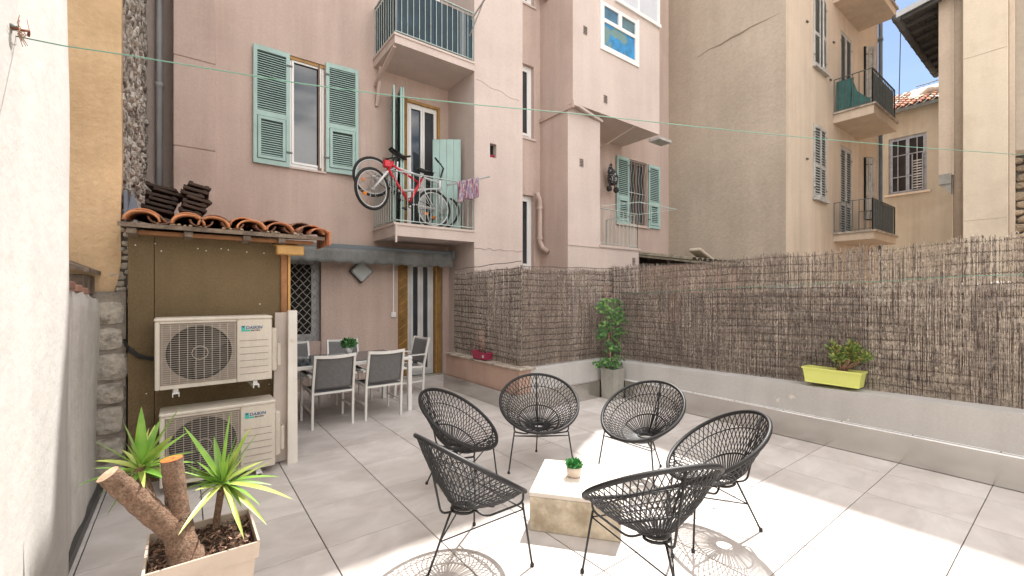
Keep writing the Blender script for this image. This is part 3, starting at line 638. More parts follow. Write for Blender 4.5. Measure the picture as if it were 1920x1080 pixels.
# ------------------------------------------------ terrace window with grille, terrace door
gw = casement(pink, GW[0], GW[1], GW[2], GW[3], YF+.16, M_pipe, 1, .07, pane_m=M_dark, label='dark window behind a diamond grille')
g = MB(); st = .125
import itertools
for s_ in (-1, 1):
    k = -14
    while k < 16:
        pts = []
        for i in range(0, 60):
            z = GW[2]+.02+i*.024; x = GW[0]+k*st+s_*(z-GW[2])*.9
            if GW[0]+.01 < x < GW[1]-.01 and z < GW[3]: pts.append((x+.008*math.sin((z-GW[2])*2*PI/st*.9), YF+.05+s_*.004, z))
        if len(pts) > 2: g.tube(pts, .006, 4)
        k += 1
g.build('window_grille', mat('ivory_grille', (.40,.37,.32), .5), gw)
gd = casement(pink, GD[0]+.2, GD[1]-.16, GD[2], GD[3], YF+.12, mat('light_grey_frame', (.55,.55,.54), .4), 2, .07, name='terrace_door', label='glazed grey framed door with ochre folding grille')
q = MB()
for k in range(9): q.box(GD[0]+.005+.021*k, GD[0]+.016+.021*k, YF-.02, YF+.02+.008*(k % 2), GD[2], GD[3])
for k in range(3): q.box(GD[1]-.15+.05*k, GD[1]-.12+.05*k, YF-.02+.02*k, YF+.1, GD[2], GD[3])
for z in [GD[2]+.15*i for i in range(15)]: q.bar((GD[0]+.01, YF-.025, z), (GD[0]+.18, YF-.025, z+.12), .006, .012)
q.build('folding_grille', M_ochrewood, gd)
q = MB(); q.box(GD[0]-.02, GD[1]+.02, YF-.05, YF+.12, 0, .03); q.build('door_sill', M_conc, gd)
q = MB(); q.box(GD[1]+.0, GD[1]+.16, YF-.03, YF-.002, 0, 2.25); q.build('pilaster_strip', M_pink, pink); q = MB(); q.box(GW[1]+.0, GW[1]+.05, YF-.03, YF-.002, .55, 2.25); q.build('pilaster_strip', M_pink, pink)
q = MB(); x, z = onY(737, 590, YF); q.bbox(x-.045, x+.045, YF-.035, YF-.002, z-.045, z+.045, .006); q.bar((x,YF-.012,z+.045),(x,YF-.012,2.3), .02, .018); q.build('socket_box', M_upvc, pink)
x, z = onY(678, 509, YF-.08); t = thing('wall_lamp', 'diamond shaped frosted lamp on the pink wall below the awning', 'lamp', (x, YF-.05, z))
q = MB(); T = Matrix.Translation((x, YF-.06, z)) @ Matrix.Rotation(PI/4, 4, 'Y'); q.T = T; q.bbox(-.15,.15,-.03,.05,-.15,.15,.01); q.build('rim', M_bronze, t)
q = MB(); q.T = T; q.bbox(-.135,.135,-.055,-.031,-.135,.135,.02); q.build('lamp_glass', M_lamp, t)

# ------------------------------------------------ awning
t = thing('awning', 'rolled up grey canvas awning with scalloped valance above the dining table', 'awning', (2.6, 7.5, 2.3))
q = MB(); q.bbox(.98, 4.12, 7.40, 7.74, 2.33, 2.42, .02); q.tube([(.98,7.46,2.31),(4.12,7.46,2.31)], .055, 10); q.build('awning_case', M_awnc, t)
q = MB(); n = 240; X0, X1 = .98, 4.13; vs = []; 
for i in range(n+1):
    x = X0+(X1-X0)*i/n; drop = .215+.03*abs(math.sin((x-X0)*PI/.235))+.006*math.sin(x*23); y0 = 7.385
    for j in range(5):
        f_ = j/4; vs.append((x, y0-.006*math.sin(x*31+j)*f_-.010*math.sin(x*13)*f_-.01*f_, 2.345-drop*f_))
for i in range(n):
    for j in range(4): q.add([], [], None)
q.add(vs, [(i*5+j, (i+1)*5+j, (i+1)*5+j+1, i*5+j+1) for i in range(n) for j in range(4)], None, True)
o = q.build('valance', M_awn, t); md = o.modifiers.new('thickness', 'SOLIDIFY'); md.thickness = .003
q = MB(); q.bbox(4.10, 4.17, 7.36, 7.78, 2.26, 2.43, .01); q.bbox(.95,.99,7.38,7.78,2.28,2.43,.01); q.build('bracket', M_awnc, t)

# ================================================================== ochre house with stone side (left)
och = thing('house', 'tall ochre plastered house end with rough stone side, left of the pink building', 'building', (-1.5, 6, 0))
q = MB(); q.box(-4, -.46, 5.03, 11.2, -.06, 16); q.build('stone_wall', M_mortar, och)
q = MB(); pts = [(-4,-.1),(-.62,-.1),(-.60,1.45),(-.52,1.50),(-.47,1.62),(-.44,1.75),(-.425,1.9),(-.43,2.2),(-.42,2.7),(-.425,3.4),(-.42,5),(-.42,16),(-4,16)]
Np = len(pts); q.add([(x, 4.945, z) for x, z in pts]+[(x, 5.05, z) for x, z in pts], [tuple(range(Np))]+[(k, k+Np, (k+1) % Np+Np, (k+1) % Np) for k in range(Np)])
q.build('ochre_plaster', M_ochre, och)
q = MB(); grid_jit_rubble(q, 5.08, 11, 1.9, 10.5, -.465, 'x', 1, .17, M_stone, 5); q.build('rubble_stonework', None, och)
q = MB(); rnd = random.Random(4); z = 0
for h in (.22, .2, .26, .19, .25, .21, .22):      # exposed quoins
    x0, x1 = -.60+rnd.uniform(-.0,.02), -.375+rnd.uniform(-.03,.015); y = 4.86+rnd.uniform(-.015,.02); N = 10
    vs = []; cx_, cz_ = (x0+x1)/2, z+h/2
    for rr, yy in ((1.0,.2),(1.0,.03),(.88,0),(.5,-.015),(0,-.02)):
        for k in range(N):
            an = 2*PI*k/N+.3; c_, s_ = math.cos(an), math.sin(an); c_ = math.copysign(abs(c_)**.45, c_); s_ = math.copysign(abs(s_)**.45, s_); j = 1+rnd.uniform(-.05,.05)
            vs.append((cx_+c_*(x1-x0)*.5*rr*j, y+yy+rnd.uniform(-.006,.006), cz_+s_*(h*.47)*rr*j))
    q.add(vs, [(k*N+i, k*N+(i+1) % N, (k+1)*N+(i+1) % N, (k+1)*N+i)[::-1] for k in range(4) for i in range(N)], M_quoin); z += h
q.box(-.62, -.39, 4.885, 5.04, 0, 1.62, mat('lime_mortar', (.30,.26,.22), .95, var=.3, vscale=12, bump=1, bscale=30)); q.box(-.45,-.38,4.96,5.1,1.5,2.2,M_mortar); grid_jit_rubble(q, -.455, -.385, 1.5, 2.15, 4.965, 'y', -1, .07, M_quoin, 3)
q.build('corner_stones', None, och)
q = MB(); xp, zp = onY(299, 300, 8.15); q.tube([(xp, 8.15, -.05), (xp, 8.15, 14)], .042, 10)
for z in (2.5, 4.6, 6.8, 9): q.tube([(xp, 8.15, z), (xp, 8.15, z+.07)], .055, 10)
q.build('downpipe', M_pipe, och)

# ================================================================== white walls at the left
t = thing('tall_white_wall', 'tall sunlit whitewashed wall filling the left edge of the terrace', 'wall', (-.6, 2, 0))
q = MB(); vs = []; n = 30
ysL = [-4, -2, 0, 1, 2]+[2.2+.05*k for k in range(28)]; zsL = [-.05+.28*k for k in range(27)]
rnd = random.Random(2)
for y in ysL:
    for z in zsL:
        dx = .004*math.sin(z*2.1+y)+.003*math.sin(z*5+1) ; e = 0
        if y > 3.5: e = -.02*(y > 3.53)
        vs.append((-.525+dx+e, y+(.004*math.sin(z*3) if y > 3.4 else 0), z))
nz_ = len(zsL); q.add(vs, [(i*nz_+j, (i+1)*nz_+j, (i+1)*nz_+j+1, i*nz_+j+1) for i in range(len(ysL)-1) for j in range(nz_-1)], None, True)
q.box(-2.2, -.57, -4, 3.54, -.05, 7.2)
q.build('wall', M_white, t)
hk = thing('line_hook', 'rusty wall hook with frayed twine at the top left on the white wall', 'hook', (-.53, 2.63, 2.65))
yk, zk = onX(22, 66, -.53)
q = MB(); q.lathe([(.0,0),(.018,.002),(.02,.012),(0,.014)], (-.52, yk-.06, zk), 10, M_iron)
q.tube([(-.53,yk-.07,zk),(-.49,yk-.07,zk),(-.475,yk-.05,zk+.012),(-.48,yk-.03,zk)], .0045, 6, mat('rust', (.16,.05,.02), .9)); q.build('hook', None, hk)
q = MB(); rnd = random.Random(8)
for i in range(26):
    a = Vector((-.50, yk-.05+rnd.uniform(-.03,.02), zk+rnd.uniform(-.02,.02))); q.tube([a, a+Vector((rnd.uniform(0,.02), rnd.uniform(-.03,.03), rnd.uniform(-.035,.03)))], .0014, 3, M_tan)
q.tube([(-.49,yk-.03,zk+.0),(-.485,yk+.02,zk+.03),(-.49,yk-.0,zk+.075)], .0015, 3, M_tan)
q.build('frayed_twine', None, hk)
t = thing('low_white_wall', 'lower stained white wall beyond the tall one, ending at the rough stone corner', 'wall', (-.6, 4.3, 0))
q = MB(); vs = []; ysL = [3.45+.05*k for k in range(31)]; zc = 12
for i, y in enumerate(ysL):
    top = 1.66-.075*(y-3.5)+.012*math.sin(y*9)+.006*math.sin(y*23)
    for j in range(zc+1):
        z = -.05+(top+.05)*j/zc; vs.append((-.56+.012*math.sin(z*3+y*2)+.006*math.sin(y*11)+(-.012 if j == zc else 0), y, z))
    vs.append((-.82, y, top+.01))
m_ = zc+2; q.add(vs, [(i*m_+j, (i+1)*m_+j, (i+1)*m_+j+1, i*m_+j+1) for i in range(len(ysL)-1) for j in range(m_-1)], None, True)
q.build('wall', M_whited, t)
q = MB(); q.bbox(-.555, -.525, -3, 4.94, 0.0005, .07, .003); q.build('skirting', mat('dark_slate_skirting', (.05,.05,.05), .4, var=.3), t)
# small weathered timber canopy above the low wall
t = thing('timber_box', 'small dark weathered timber box with sloping lid on the low white wall', 'box', (-.66, 4.6, 1.62))
q = MB(); q.bbox(-.80,-.585,4.45,4.92,1.60,1.745,.006); q.build('box_body', M_oldwood, t)
q = MB(); q.add([(-.86,4.36,1.85),(-.55,4.36,1.755),(-.55,4.94,1.755),(-.86,4.94,1.90),(-.86,4.36,1.88),(-.55,4.36,1.785),(-.55,4.94,1.785),(-.86,4.94,1.93)], [(0,3,2,1),(4,5,6,7),(0,1,5,4),(1,2,6,5),(2,3,7,6),(3,0,4,7)]); q.build('lid', M_oldwood, t)
q = MB(); 
for k in range(3): q.bbox(-.62+jit(.01),-.56,3.75+.24*k,3.96+.24*k,1.63-.018*k,1.68-.018*k,.008)
tt_ = thing('brick', 'row of broken reddish bricks on the low wall before the timber box', 'brick', (-.6,4,1.63)); q.build('brick_piece', mat('pale_red_brick', (.36,.2,.15), .95, var=.3), tt_)

# ================================================================== shed with tiled roof
YS = 4.8
shed = thing('shed', 'small olive brown rendered shed with clay tile roof carrying the two air conditioners', 'shed', (.2, 5.5, 0))
q = MB(); q.box(-.372, -.205, YS+.002, 7.0, 0, 2.1); q.box(-.2, .76, YS, 7.0, 0, 2.1); q.build('wall', M_shed, shed)
q = MB(); rnd = random.Random(5)
for i in range(14): q.disc((rnd.uniform(-.33,.72), YS-.002, rnd.choice([2.0, 1.98, 1.2, 1.5, .75])+rnd.uniform(-.03,.03)), .006, (0,-1,0), 8)
q.build('screw_head', M_upvc, shed)
def roofz(y): return 2.165+(y-4.5)*.11
q = MB(); zr = lambda y: roofz(y)
q.add([(-.41,4.5,2.125),(1.1,4.5,2.12),(1.1,7.7,2.46),(-.41,7.7,2.46),(-.41,4.5,2.16),(1.1,4.5,2.155),(1.1,7.7,2.51),(-.41,7.7,2.51)], [(0,3,2,1),(4,5,6,7),(0,1,5,4),(1,2,6,5),(2,3,7,6),(3,0,4,7)])
q.build('roof_board', M_oldwood, shed)
q = MB(); q.bbox(-.37,1.02,4.60,4.66,2.08,2.115,.004,M_varn); 
for x in (-.36,.0,.42,.7): q.bbox(x,x+.06,4.52,4.98,2.075,2.12,.004,M_oldwood)
q.build('eave_batten', None, shed)
def tile(mb, x, y, z, L, r0, r1, slope, rnd, m, flip=False):
    n = 9; vs = []
    for (yy, r) in ((0, r0), (L, r1)):
        for th in (0, .014):
            for k in range(n):
                a = PI*k/(n-1); vs.append((x-(r-th)*math.cos(a), y+yy, z+yy*slope+(1 if not flip else -1)*(r-th)*.72*math.sin(a)))
    fs = []
    for k in range(n-1):
        fs += [(k, k+1, 2*n+k+1, 2*n+k), (n+k+1, n+k, 3*n+k, 3*n+k+1), (k+1, k, n+k, n+k+1), (2*n+k, 2*n+k+1, 3*n+k+1, 3*n+k)]
    fs += [(0, 2*n, 3*n, n), (n-1, 2*n-1, 4*n-1, 3*n-1)]
    mb.add(vs, fs, m, True)
q = MB(); rnd = random.Random(9); terr = [M_terra, mat('orange_clay_tile', (.60,.26,.12), .85, var=.2, vscale=8, fine=.1, stain=(.15,.1,.07), stamt=.7, stscale=9, stthr=(.55,.7)), mat('dirty_clay_tile', (.25,.13,.085), .9, var=.3, vscale=8, fine=.2, stain=(.07,.055,.045), stamt=.9, stscale=7)]
for i, x in enumerate((-.278, .021, .215, .467, .700, .965)):
    y = 4.46
    for r in range(9):
        tile(q, x+jit(.015), y, roofz(y)+.012+.016*(r > 0)+(.012 if r else 0), .42, .118, .092, .11, rnd, terr[1] if (r == 0 and i < 4) else (terr[0] if r == 0 else rnd.choice(terr)))
        y += .36
for x in (-.15, .11, .34, .585, .83):
    y = 4.52
    for r in range(9): tile(q, x+jit(.01), y, roofz(y)+.055, .42, .085, .10, .11, rnd, terr[2], True); y += .36
tile(q, 1.04, 4.42, roofz(4.42)-.0, .46, .10, .09, .11, rnd, M_terra)
q.box(1.115,1.13,4.40,4.9,2.07,2.20,M_terra)
q.build('roof_tile_rows', None, shed)
q = MB(); rnd = random.Random(19)
for i in range(30):
    x = rnd.uniform(-.2,1.0); s_ = rnd.uniform(.008,.022); q.lathe([(s_,0),(s_*.8,s_*.7),(0,s_)], (x, 4.515+rnd.uniform(0,.03), 2.163), 6)
q.build('mortar', mat('mortar_crumb', (.50,.40,.28), .95, var=.3), shed, kind='stuff')
q = MB(); q.bbox(.76,.815,YS-.03,YS+.06,0,2.09,.004,M_varn); q.bbox(.822,.845,YS-.02,YS+.05,0,2.09,.003,M_pine); q.build('corner_post', None, shed)
q = MB(); q.T = Matrix.Translation((.70,4.60,2.02)) @ Matrix.Rotation(.0, 4, 'Y'); q.bbox(0,.235,0,.10,-.045,.045,.008); q.T = None
q.bbox(.70,.90,4.70,4.9,2.065,2.118,.005); q.build('beam_end', M_pine, shed)
# leaning white board
lb = thing('white_board', 'tall white painted board leaning upright against the shed corner by the air conditioners', 'board', (.85,4.5,0))
q = MB(); q.T = Matrix.Translation((.0,0,0))
q.add([(.775,4.52,0),(.86,4.52,0),(.86,4.60,0),(.775,4.60,0),(.80,4.62,1.44),(.875,4.62,1.44),(.875,4.70,1.44),(.80,4.70,1.44)], [(0,3,2,1),(4,5,6,7),(0,1,5,4),(1,2,6,5),(2,3,7,6),(3,0,4,7)])
q.build('panel', mat('scuffed_white_paint', (.70,.66,.60), .6, var=.08, streak=.15, stain=(.5,.38,.27), stamt=.6, stscale=5, stthr=(.6,.7)), lb)
q = MB(); q.add([(.66,4.60,.02),(.774,4.61,.02),(.774,4.64,.02),(.66,4.64,.02),(.70,4.72,1.42),(.80,4.705,1.42),(.80,4.73,1.42),(.70,4.75,1.42)], [(0,3,2,1),(4,5,6,7),(0,1,5,4),(1,2,6,5),(2,3,7,6),(3,0,4,7)])
q.build('side_board', mat('scuffed_pinkish_paint', (.55,.48,.43), .6, var=.12, streak=.2), lb)
# flat tiles stacked on the roof
def flat_tile(loc, rz, L, ti):
    q = MB(); q.T = Matrix.Translation(loc) @ Matrix.Rotation(rz, 4, 'Z') @ Matrix.Rotation(ti, 4, 'Y')
    q.bbox(-L/2,L/2,-.19,.19,0,.026,.004); q.box(-L/2,-L/2+.03,-.19,.19,.026,.036); q.box(L/2-.05,L/2-.02,-.19,.19,.026,.034)
    return q
rnd = random.Random(11)
for (x, y, n, nm, L, ti) in ((-.20, 5.45, 6, 'left', .24, .2), (.065, 5.35, 7, 'right', .20, .22)):
    for k in range(n):
        z = roofz(y)+.11+k*.043
        lab = f'dark brown flat roof tile in the {nm} stack on the shed roof' if k < n-1 else f'topmost dark flat roof tile of the {nm} stack on the shed roof'
        q = flat_tile((x+rnd.uniform(-.02,.02)+(.012*k if nm == 'left' else .004*k), y, z), rnd.uniform(-.12,.12), L*rnd.uniform(.9,1.05), ti+rnd.uniform(-.03,.03))
        q.build('flat_roof_tile', M_darktile, label=lab, cat='roof tile', group='flat tiles stacked on the shed roof')
q = MB(); a_, b_ = onY(243, 375, 5.0); q.add([(-.40,5.0,2.28),(-.30,5.0,2.29),(-.36,5.08,2.50)], [(0,1,2)]); q.box(-.41,-.385,4.95,5.2,2.25,2.48); 
q.build('plastic_sheet', mat('grey_blue_sheet', (.14,.16,.2), .5), label='scrap of grey blue sheet tucked between tiles and stone wall', cat='sheet')

# ================================================================== BEIGE APARTMENT BUILDING (right)
XBG = 11.28; YBG = 4.3; XBE = 16.6; HG = 12.69
bei = thing('apartment_building', 'peach and grey beige apartment house with grey louvred shutters and three iron balconies', 'building', (13, YBG, 0))
q = MB(); tilesheet(q, YBG, 14, -.06, HG, [], XBG, axis='x'); 
pts = [onX(*p, XBG) for p in ((1308,108),(1330,92),(1350,84),(1372,70),(1392,60),(1408,50),(1430,40),(1462,24))]
q.tube([(XBG-.001, y, z) for y, z in pts], [.006,.012,.02,.03,.034,.02,.012,.005], 5, mat('crack_repair', (.36,.30,.24), .95)); q.build('blind_side_wall', M_beige, bei)
Wl = (12.95, 13.80, 4.08, 5.98); Wu = (12.95, 13.80, 7.5, 9.4); Dl = (14.99, 15.95, 3.26, 5.86); Du = (14.99, 15.95, 6.58, 9.15)
q = MB(); tilesheet(q, XBG, XBE, -.06, HG, [(*Wl,.14),(*Wu,.14),(*Dl,.14),(*Du,.14)], YBG); q.add([(XBG,YBG,HG),(XBE,YBG,HG),(XBE,14,HG),(XBG,14,HG)], [(0,1,2,3)]); q.box(XBG+.01, XBE-.01, YBG+.5, 13.9, -.05, HG-.02)
q.build('front_wall', M_peach, bei)
X2, Y2 = 17.15, 3.965
q = MB(); q.add([(XBE,YBG,-.06),(X2,Y2,-.06),(X2,Y2,HG),(XBE,YBG,HG)], [(0,1,2,3)]); q.add([(X2,Y2,-.06),(X2+.3,Y2+.3,-.06),(X2+.3,14,-.06),(X2+.3,14,HG),(X2+.3,Y2+.3,HG),(X2,Y2,HG)], [(0,1,4,5),(1,2,3,4)]); q.add([(XBE,YBG,HG),(X2,Y2,HG),(X2+.3,14,HG),(XBE,14,HG)], [(0,1,2,3)])
q.build('splayed_wall', M_peach, bei)
for nm, (a, b, c, d) in (('lower', Wl), ('upper', Wu)):
    wd = casement(bei, a, b, c, d, YBG+.12, M_greyshut, 2, .05)
    h = (b-a)/2
    shutter(wd, (a, YBG-.0, c+.02), -.06 if nm == 'lower' else -.02, h, d-c-.02, M_greyshut, .07, split=.44, label=f'{nm} grey louvred shutter leaf, closed')
    if nm == 'upper': shutter(wd, (b, YBG-.0, c+.02), PI+.16, h, d-c-.02, M_greyshut, .07, split=.44, label='upper louvred leaf standing ajar')
    else: shutter(wd, (b, YBG-.0, c+.02), PI+.02, h, d-c-.02, M_greyshut, .07, split=.44)
    q = MB(); q.box(a-.06, b+.06, YBG-.09, YBG+.1, c-.06, c); q.build('window_sill', M_greyshut, wd)
for (a, b, c, d) in (Dl, Du):
    wd = casement(bei, a, b, c, d, YBG+.13, M_greyshut, 2, .05, name='balcony_door')
    h = (b-a)/2; shutter(wd, (a, YBG+.03, c+.02), 0, h, d-c-.04, M_greyshut, .07, split=.36); shutter(wd, (b, YBG+.03, c+.02), PI, h, d-c-.04, M_greyshut, .07, split=.36)
def bei_balcony(zt, zb, rail, label, screens=False):
    q = MB(); q.add([(14.4,YBG,zb),(14.4,3.41,zb),(XBE,3.41,zb),(XBE,YBG,zb),(14.4,YBG,zt),(14.4,3.41,zt),(XBE,3.41,zt),(XBE,YBG,zt)], [(0,3,2,1)[::-1],(4,5,6,7)[::-1],(0,1,5,4)[::-1],(1,2,6,5)[::-1],(2,3,7,6)[::-1]][::-1])
    q.box(14.35, XBE+.04, 3.36, YBG, zt, zt+.05, M_coping); b_ = q.build('balcony', M_peach, bei, label=label)
    railing(b_, [(14.44, YBG), (14.44, 3.45), (XBE-.02, 3.45), (XBE-.02, YBG)], zt+.05, zt+rail, .15, M_iron, .011, mid=None)
    if screens:
        q = MB(); y = YBG-.03
        q.add([(14.475,4.25,zt+.06),(14.475,3.95,zt+.06),(14.475,3.85,zt+.9),(14.475,4.25,zt+.92)], [(0,1,2,3)], M_greenscreen)
        vs = [(14.475,3.95,zt+.06),(14.475,3.5,zt+.06),(14.475,3.5,zt+.2),(14.475,3.65,zt+.35),(14.475,3.78,zt+.5),(14.475,3.88,zt+.85)]
        q.add(vs, [tuple(range(6))], M_greenscreen); q.box(14.5, XBE-.06, 3.47, 3.474, zt+.08, zt+.92, mat('grey_blue_screen', (.10,.13,.14), .8)); o = q.build('privacy_screen', None, b_)
    return b_
bb = bei_balcony(3.24, 3.05, .88, 'lowest iron balcony just above the reed screen')
q = MB(); q.box(14.6, XBE-.06, 3.468, 3.472, 3.3, 4.1, mat('grey_blue_screen', (.10,.13,.14), .8)); q.build('privacy_screen', None, bb)
bei_balcony(6.56, 6.33, .98, 'middle iron balcony with torn green screen', True)
bei_balcony(9.88, 9.67, .95, 'top balcony seen from below')
dx, dy = X2-XBE, Y2-YBG; ln = math.hypot(dx, dy); an = math.atan2(dy, dx)
for i, (c, d) in enumerate(((3.9, 5.78), (7.1, 9.2))):
    o_ = (XBE+dx*.30, YBG+dy*.30-.035, c)
    q = MB(); q.T = frameT((XBE+dx*.26, YBG+dy*.26-.004, c-.03), an); q.box(0,.30,-.02,.003,0,d-c+.06); wd = q.build('window', M_dark, bei)
    shutter(wd, o_, an, .13, d-c, M_greyshut, .07, split=.42); shutter(wd, (o_[0]+.14*dx/ln, o_[1]+.14*dy/ln, c), an-(.0 if i == 0 else .6), .13, d-c, M_greyshut, .07, split=.42)
q = MB(); q.tube([(X2+.03, Y2-.06, -.05), (X2+.03, Y2-.06, 14)], .055, 8)
for z in (3.4, 6.5, 9.4): q.tube([(X2+.03, Y2-.06, z), (X2+.03, Y2-.06, z+.1)], .07, 8)
q.build('downpipe', M_blupipe, bei)
q = MB(); rnd = random.Random(3)
for (px, py) in ((1512,41),(1562,80),(1512,298),(1556,150)):
    x, z = onY(px, py, YBG); q.box(x-.05, x+.05, YBG-.04, YBG-.005, z-.015, z+.015)
q.build('wall_hook', M_iron, bei)

q = MB(); a, b, c, d = 10.95, 17.9, 3.85, 14.5
q.add([(a,c,12.7),(b,c,12.7),(b,d,12.7),(a,d,12.7),(a,c,12.8),(b,c,12.8),(b,d,12.8),(a,d,12.8),(14.4,7.3,14.9),(14.4,11,14.9)], [(0,3,2,1),(0,1,5,4),(1,2,6,5),(2,3,7,6),(3,0,4,7),(4,5,8),(5,6,9,8),(6,7,9),(7,4,8,9)]); q.build('roof', M_rooft, bei)

# ================================================================== far house with red tile roof
XR = 22.0
far = thing('house', 'lower beige house with red tiled roof and one blue grey window, seen in the gap', 'building', (XR, 3.5, 0))
Wf = (onX(1738, 260, XR)[0], onX(1666, 260, XR)[0], 5.45, 7.62)
q = MB(); tilesheet(q, 1.2, 9, -.06, 8.62, [(*Wf,.16)], XR, axis='x'); q.build('wall', M_cream if False else mat('dull_beige_render', (.42,.365,.29), .93, var=.1, vscale=.6, bump=.4, bscale=20, streak=.15, stain=(.32,.25,.18), stamt=.6, stscale=.7), far)
wd = casement(far, Wf[0], Wf[1], Wf[2], Wf[3], XR+.1, M_blushut, 2, .06, axis='x', out=-1, mull=(.3,.68), pane_m=mat('louvre_dark_glass', (.035,.03,.03), .8, var=.3, spec=.1), label='blue grey casement with dark panes')
q = MB(); ym = (Wf[0]+Wf[1])/2
for y in ((Wf[0]+ym)/2, (Wf[1]+ym)/2): q.box(XR+.02, XR+.04, y-.014, y+.014, Wf[2]+.1, Wf[3]-.1)
q.box(XR-.02, XR+.03, ym-.16, ym-.13, Wf[2]+.1, Wf[3]-.75); q.box(XR-.02, XR+.03, Wf[0]+.1, Wf[0]+.13, Wf[2]+.1, Wf[3]-.75); q.build('glazing_bar', M_blushut, wd)
q = MB()
for i in range(11): q.box(XR+.0, XR+.015, Wf[0]+.14, ym-.16, Wf[2]+.15+.1*i, Wf[2]+.19+.1*i)
q.build('louvre', M_greyshut, wd)
q = MB(); q.box(XR-.08, XR+.1, Wf[0]-.1, Wf[1]+.12, Wf[2]-.07, Wf[2]); q.build('window_sill', M_peach, wd)
q = MB()
q.add([(XR-.3,0,8.62),(XR-.3,9,8.62),(XR+5,9,11.0),(XR+5,0,11.0)], [(0,1,2,3)], M_oldwood); rnd = random.Random(6)
y = 1.0
while y < 9:
    for r in range(10):
        x = XR-.35+r*.45; z = 8.66+(x-XR+.3)*.45; n = 5; vs = []
        for (xx, rr) in ((0, .115), (.5, .095)):
            for k in range(n): a = PI*k/(n-1); vs.append((x+xx, y-rr*math.cos(a), z+xx*.45+rr*.75*math.sin(a)+(.02 if xx == 0 else 0)))
        q.add(vs, [(k, k+1, n+k+1, n+k) for k in range(n-1)], rnd.choice([M_rooft, M_rooft, mat('orange_roof_tile', (.5,.22,.12), .85, var=.3), mat('bleached_roof_tile', (.5,.42,.33), .85, var=.3)]))
    y += .24
q.box(XR-.33, XR-.28, 0, 9, 8.50, 8.63, M_iron)
q.build('roof', None, far)
q = MB(); q.add([(XR+1.2,3.2,9.40),(XR+1.2,4.4,9.40),(XR+3.0,4.6,10.35),(XR+3.0,3.0,10.35)], [(0,1,2,3)]); q.tube([(XR+1.6+jit(.3), 1+.35*k, 9.55+jit(.12)) for k in range(12)], .14, 6); q.build('roof_patch', mat('bleached_mortar', (.45,.38,.31), .95, var=.3, bump=.8), far)
an_ = thing('tv_antenna', 'thin rooftop aerial against the sky in the gap', 'antenna', (XR+2.2, 2.2, 9.5))
ax, ay = 24.2, onX(1748, 155, 24.2); yy, zz = ay
q = MB(); q.tube([(ax,yy-.2,9.3),(ax,yy-.2,zz+.1)], .02, 5); q.tube([(ax-.2,yy+.45,zz-.05),(ax+.2,yy-.5,zz+.12)], .018, 5)
for k in range(6): q.tube([(ax-.25,yy+.4-.16*k,zz-.04+.03*k-.14),(ax+.25,yy+.36-.16*k,zz-.04+.03*k+.16)], .012, 4)
q.build('aerial', M_iron, an_)
q = MB(); a_ = onY(1686, 100, 3.0); q.tube([(a_[0], 3.0, 9.0+2.2*k/10+.0) if False else (onY(1689-.35*k, 45+15*k, 3.4)[0], 3.4, onY(1689, 45+15*k, 3.4)[1]) for k in range(11)], .012, 5)
q.build('hanging_cable', M_line2, label='thin dark cable hanging straight down against the sky', cat='cable')

# ================================================================== cream building at the far right
cre = thing('apartment_building', 'cream rendered building with pilasters and overhanging grey eave at the right edge', 'building', (13.2, 0, 0))
XC = 13.2
q = MB(); q.add([(XC,2.005,4.15),(XC,2.005,16.3),(XC,1.81,16.3),(XC,1.81,4.15)], [(0,1,2,3)][::1]); q.add([(XC,2.005,4.15),(17,2.005,4.15),(17,2.005,16.3),(XC,2.005,16.3)], [(0,1,2,3)])
q.box(XC+.01, 19, -9, 2.0, 4.16, 16.29); q.box(XC-.02, XC+.3, 1.805, 2.0, 3.98, 4.2, M_conc)
q.add([(XC-.0,2.0,4.0),(XC-.0,1.806,3.75),(XC-.0,1.806,4.0),(XC+.3,2.0,4.0),(XC+.3,1.806,3.75),(XC+.3,1.806,4.0)], [(0,1,2),(3,5,4),(0,3,4,1)], M_conc)
q.build('upper_wall', M_peach, cre)
q = MB(); q.box(XC+.05, 19, -9, 1.80, -.06, 16.3); q.build('body', M_greypink if False else M_peach, cre)
yA = onX(1785, 300, XC)[0]; yB = onX(1806, 300, 12.95)[0]; yC_ = onX(1890, 300, 12.9)[0]; yD = onX(1903, 300, 12.95)[0]
q = MB(); q.tube([(XC+.08, 1.68, -.06), (XC+.08, 1.68, 16)], .115, 16); q.build('half_round_pier', M_beige, cre)
q = MB(); q.bbox(12.9, XC+.1, yC_, yB, -.06, 16.2, .01)
for z in (6.45, 9.9, 3.1): q.box(12.897, 12.9, yC_+.01, yB-.01, z, z+.012, M_beige)
q.build('pier', M_cream, cre)
q = MB(); q.bbox(12.98, XC+.1, yD, yC_-.003, -.06, 16.2, .01); q.build('pier_return', M_peach, cre)
q = MB(); q.box(13.05, XC+.1, -9, yD-.002, 4.35, 16.2); q.build('rough_upper_wall', M_beige, cre)
q = MB(); grid_jit_rubble(q, -1.5, yD, 1.2, 4.35, 13.06, 'x', -1, .24, mat('tan_rubble', (.38,.29,.2), .95, var=.4, vscale=3, fine=.25, bump=1, bscale=30, stain=(.15,.10,.07), stamt=.8, stscale=4), 12); q.box(13.08, XC+.1, -9, yD-.002, -.06, 4.35, M_mortar); q.build('rubble_stonework', None, cre)
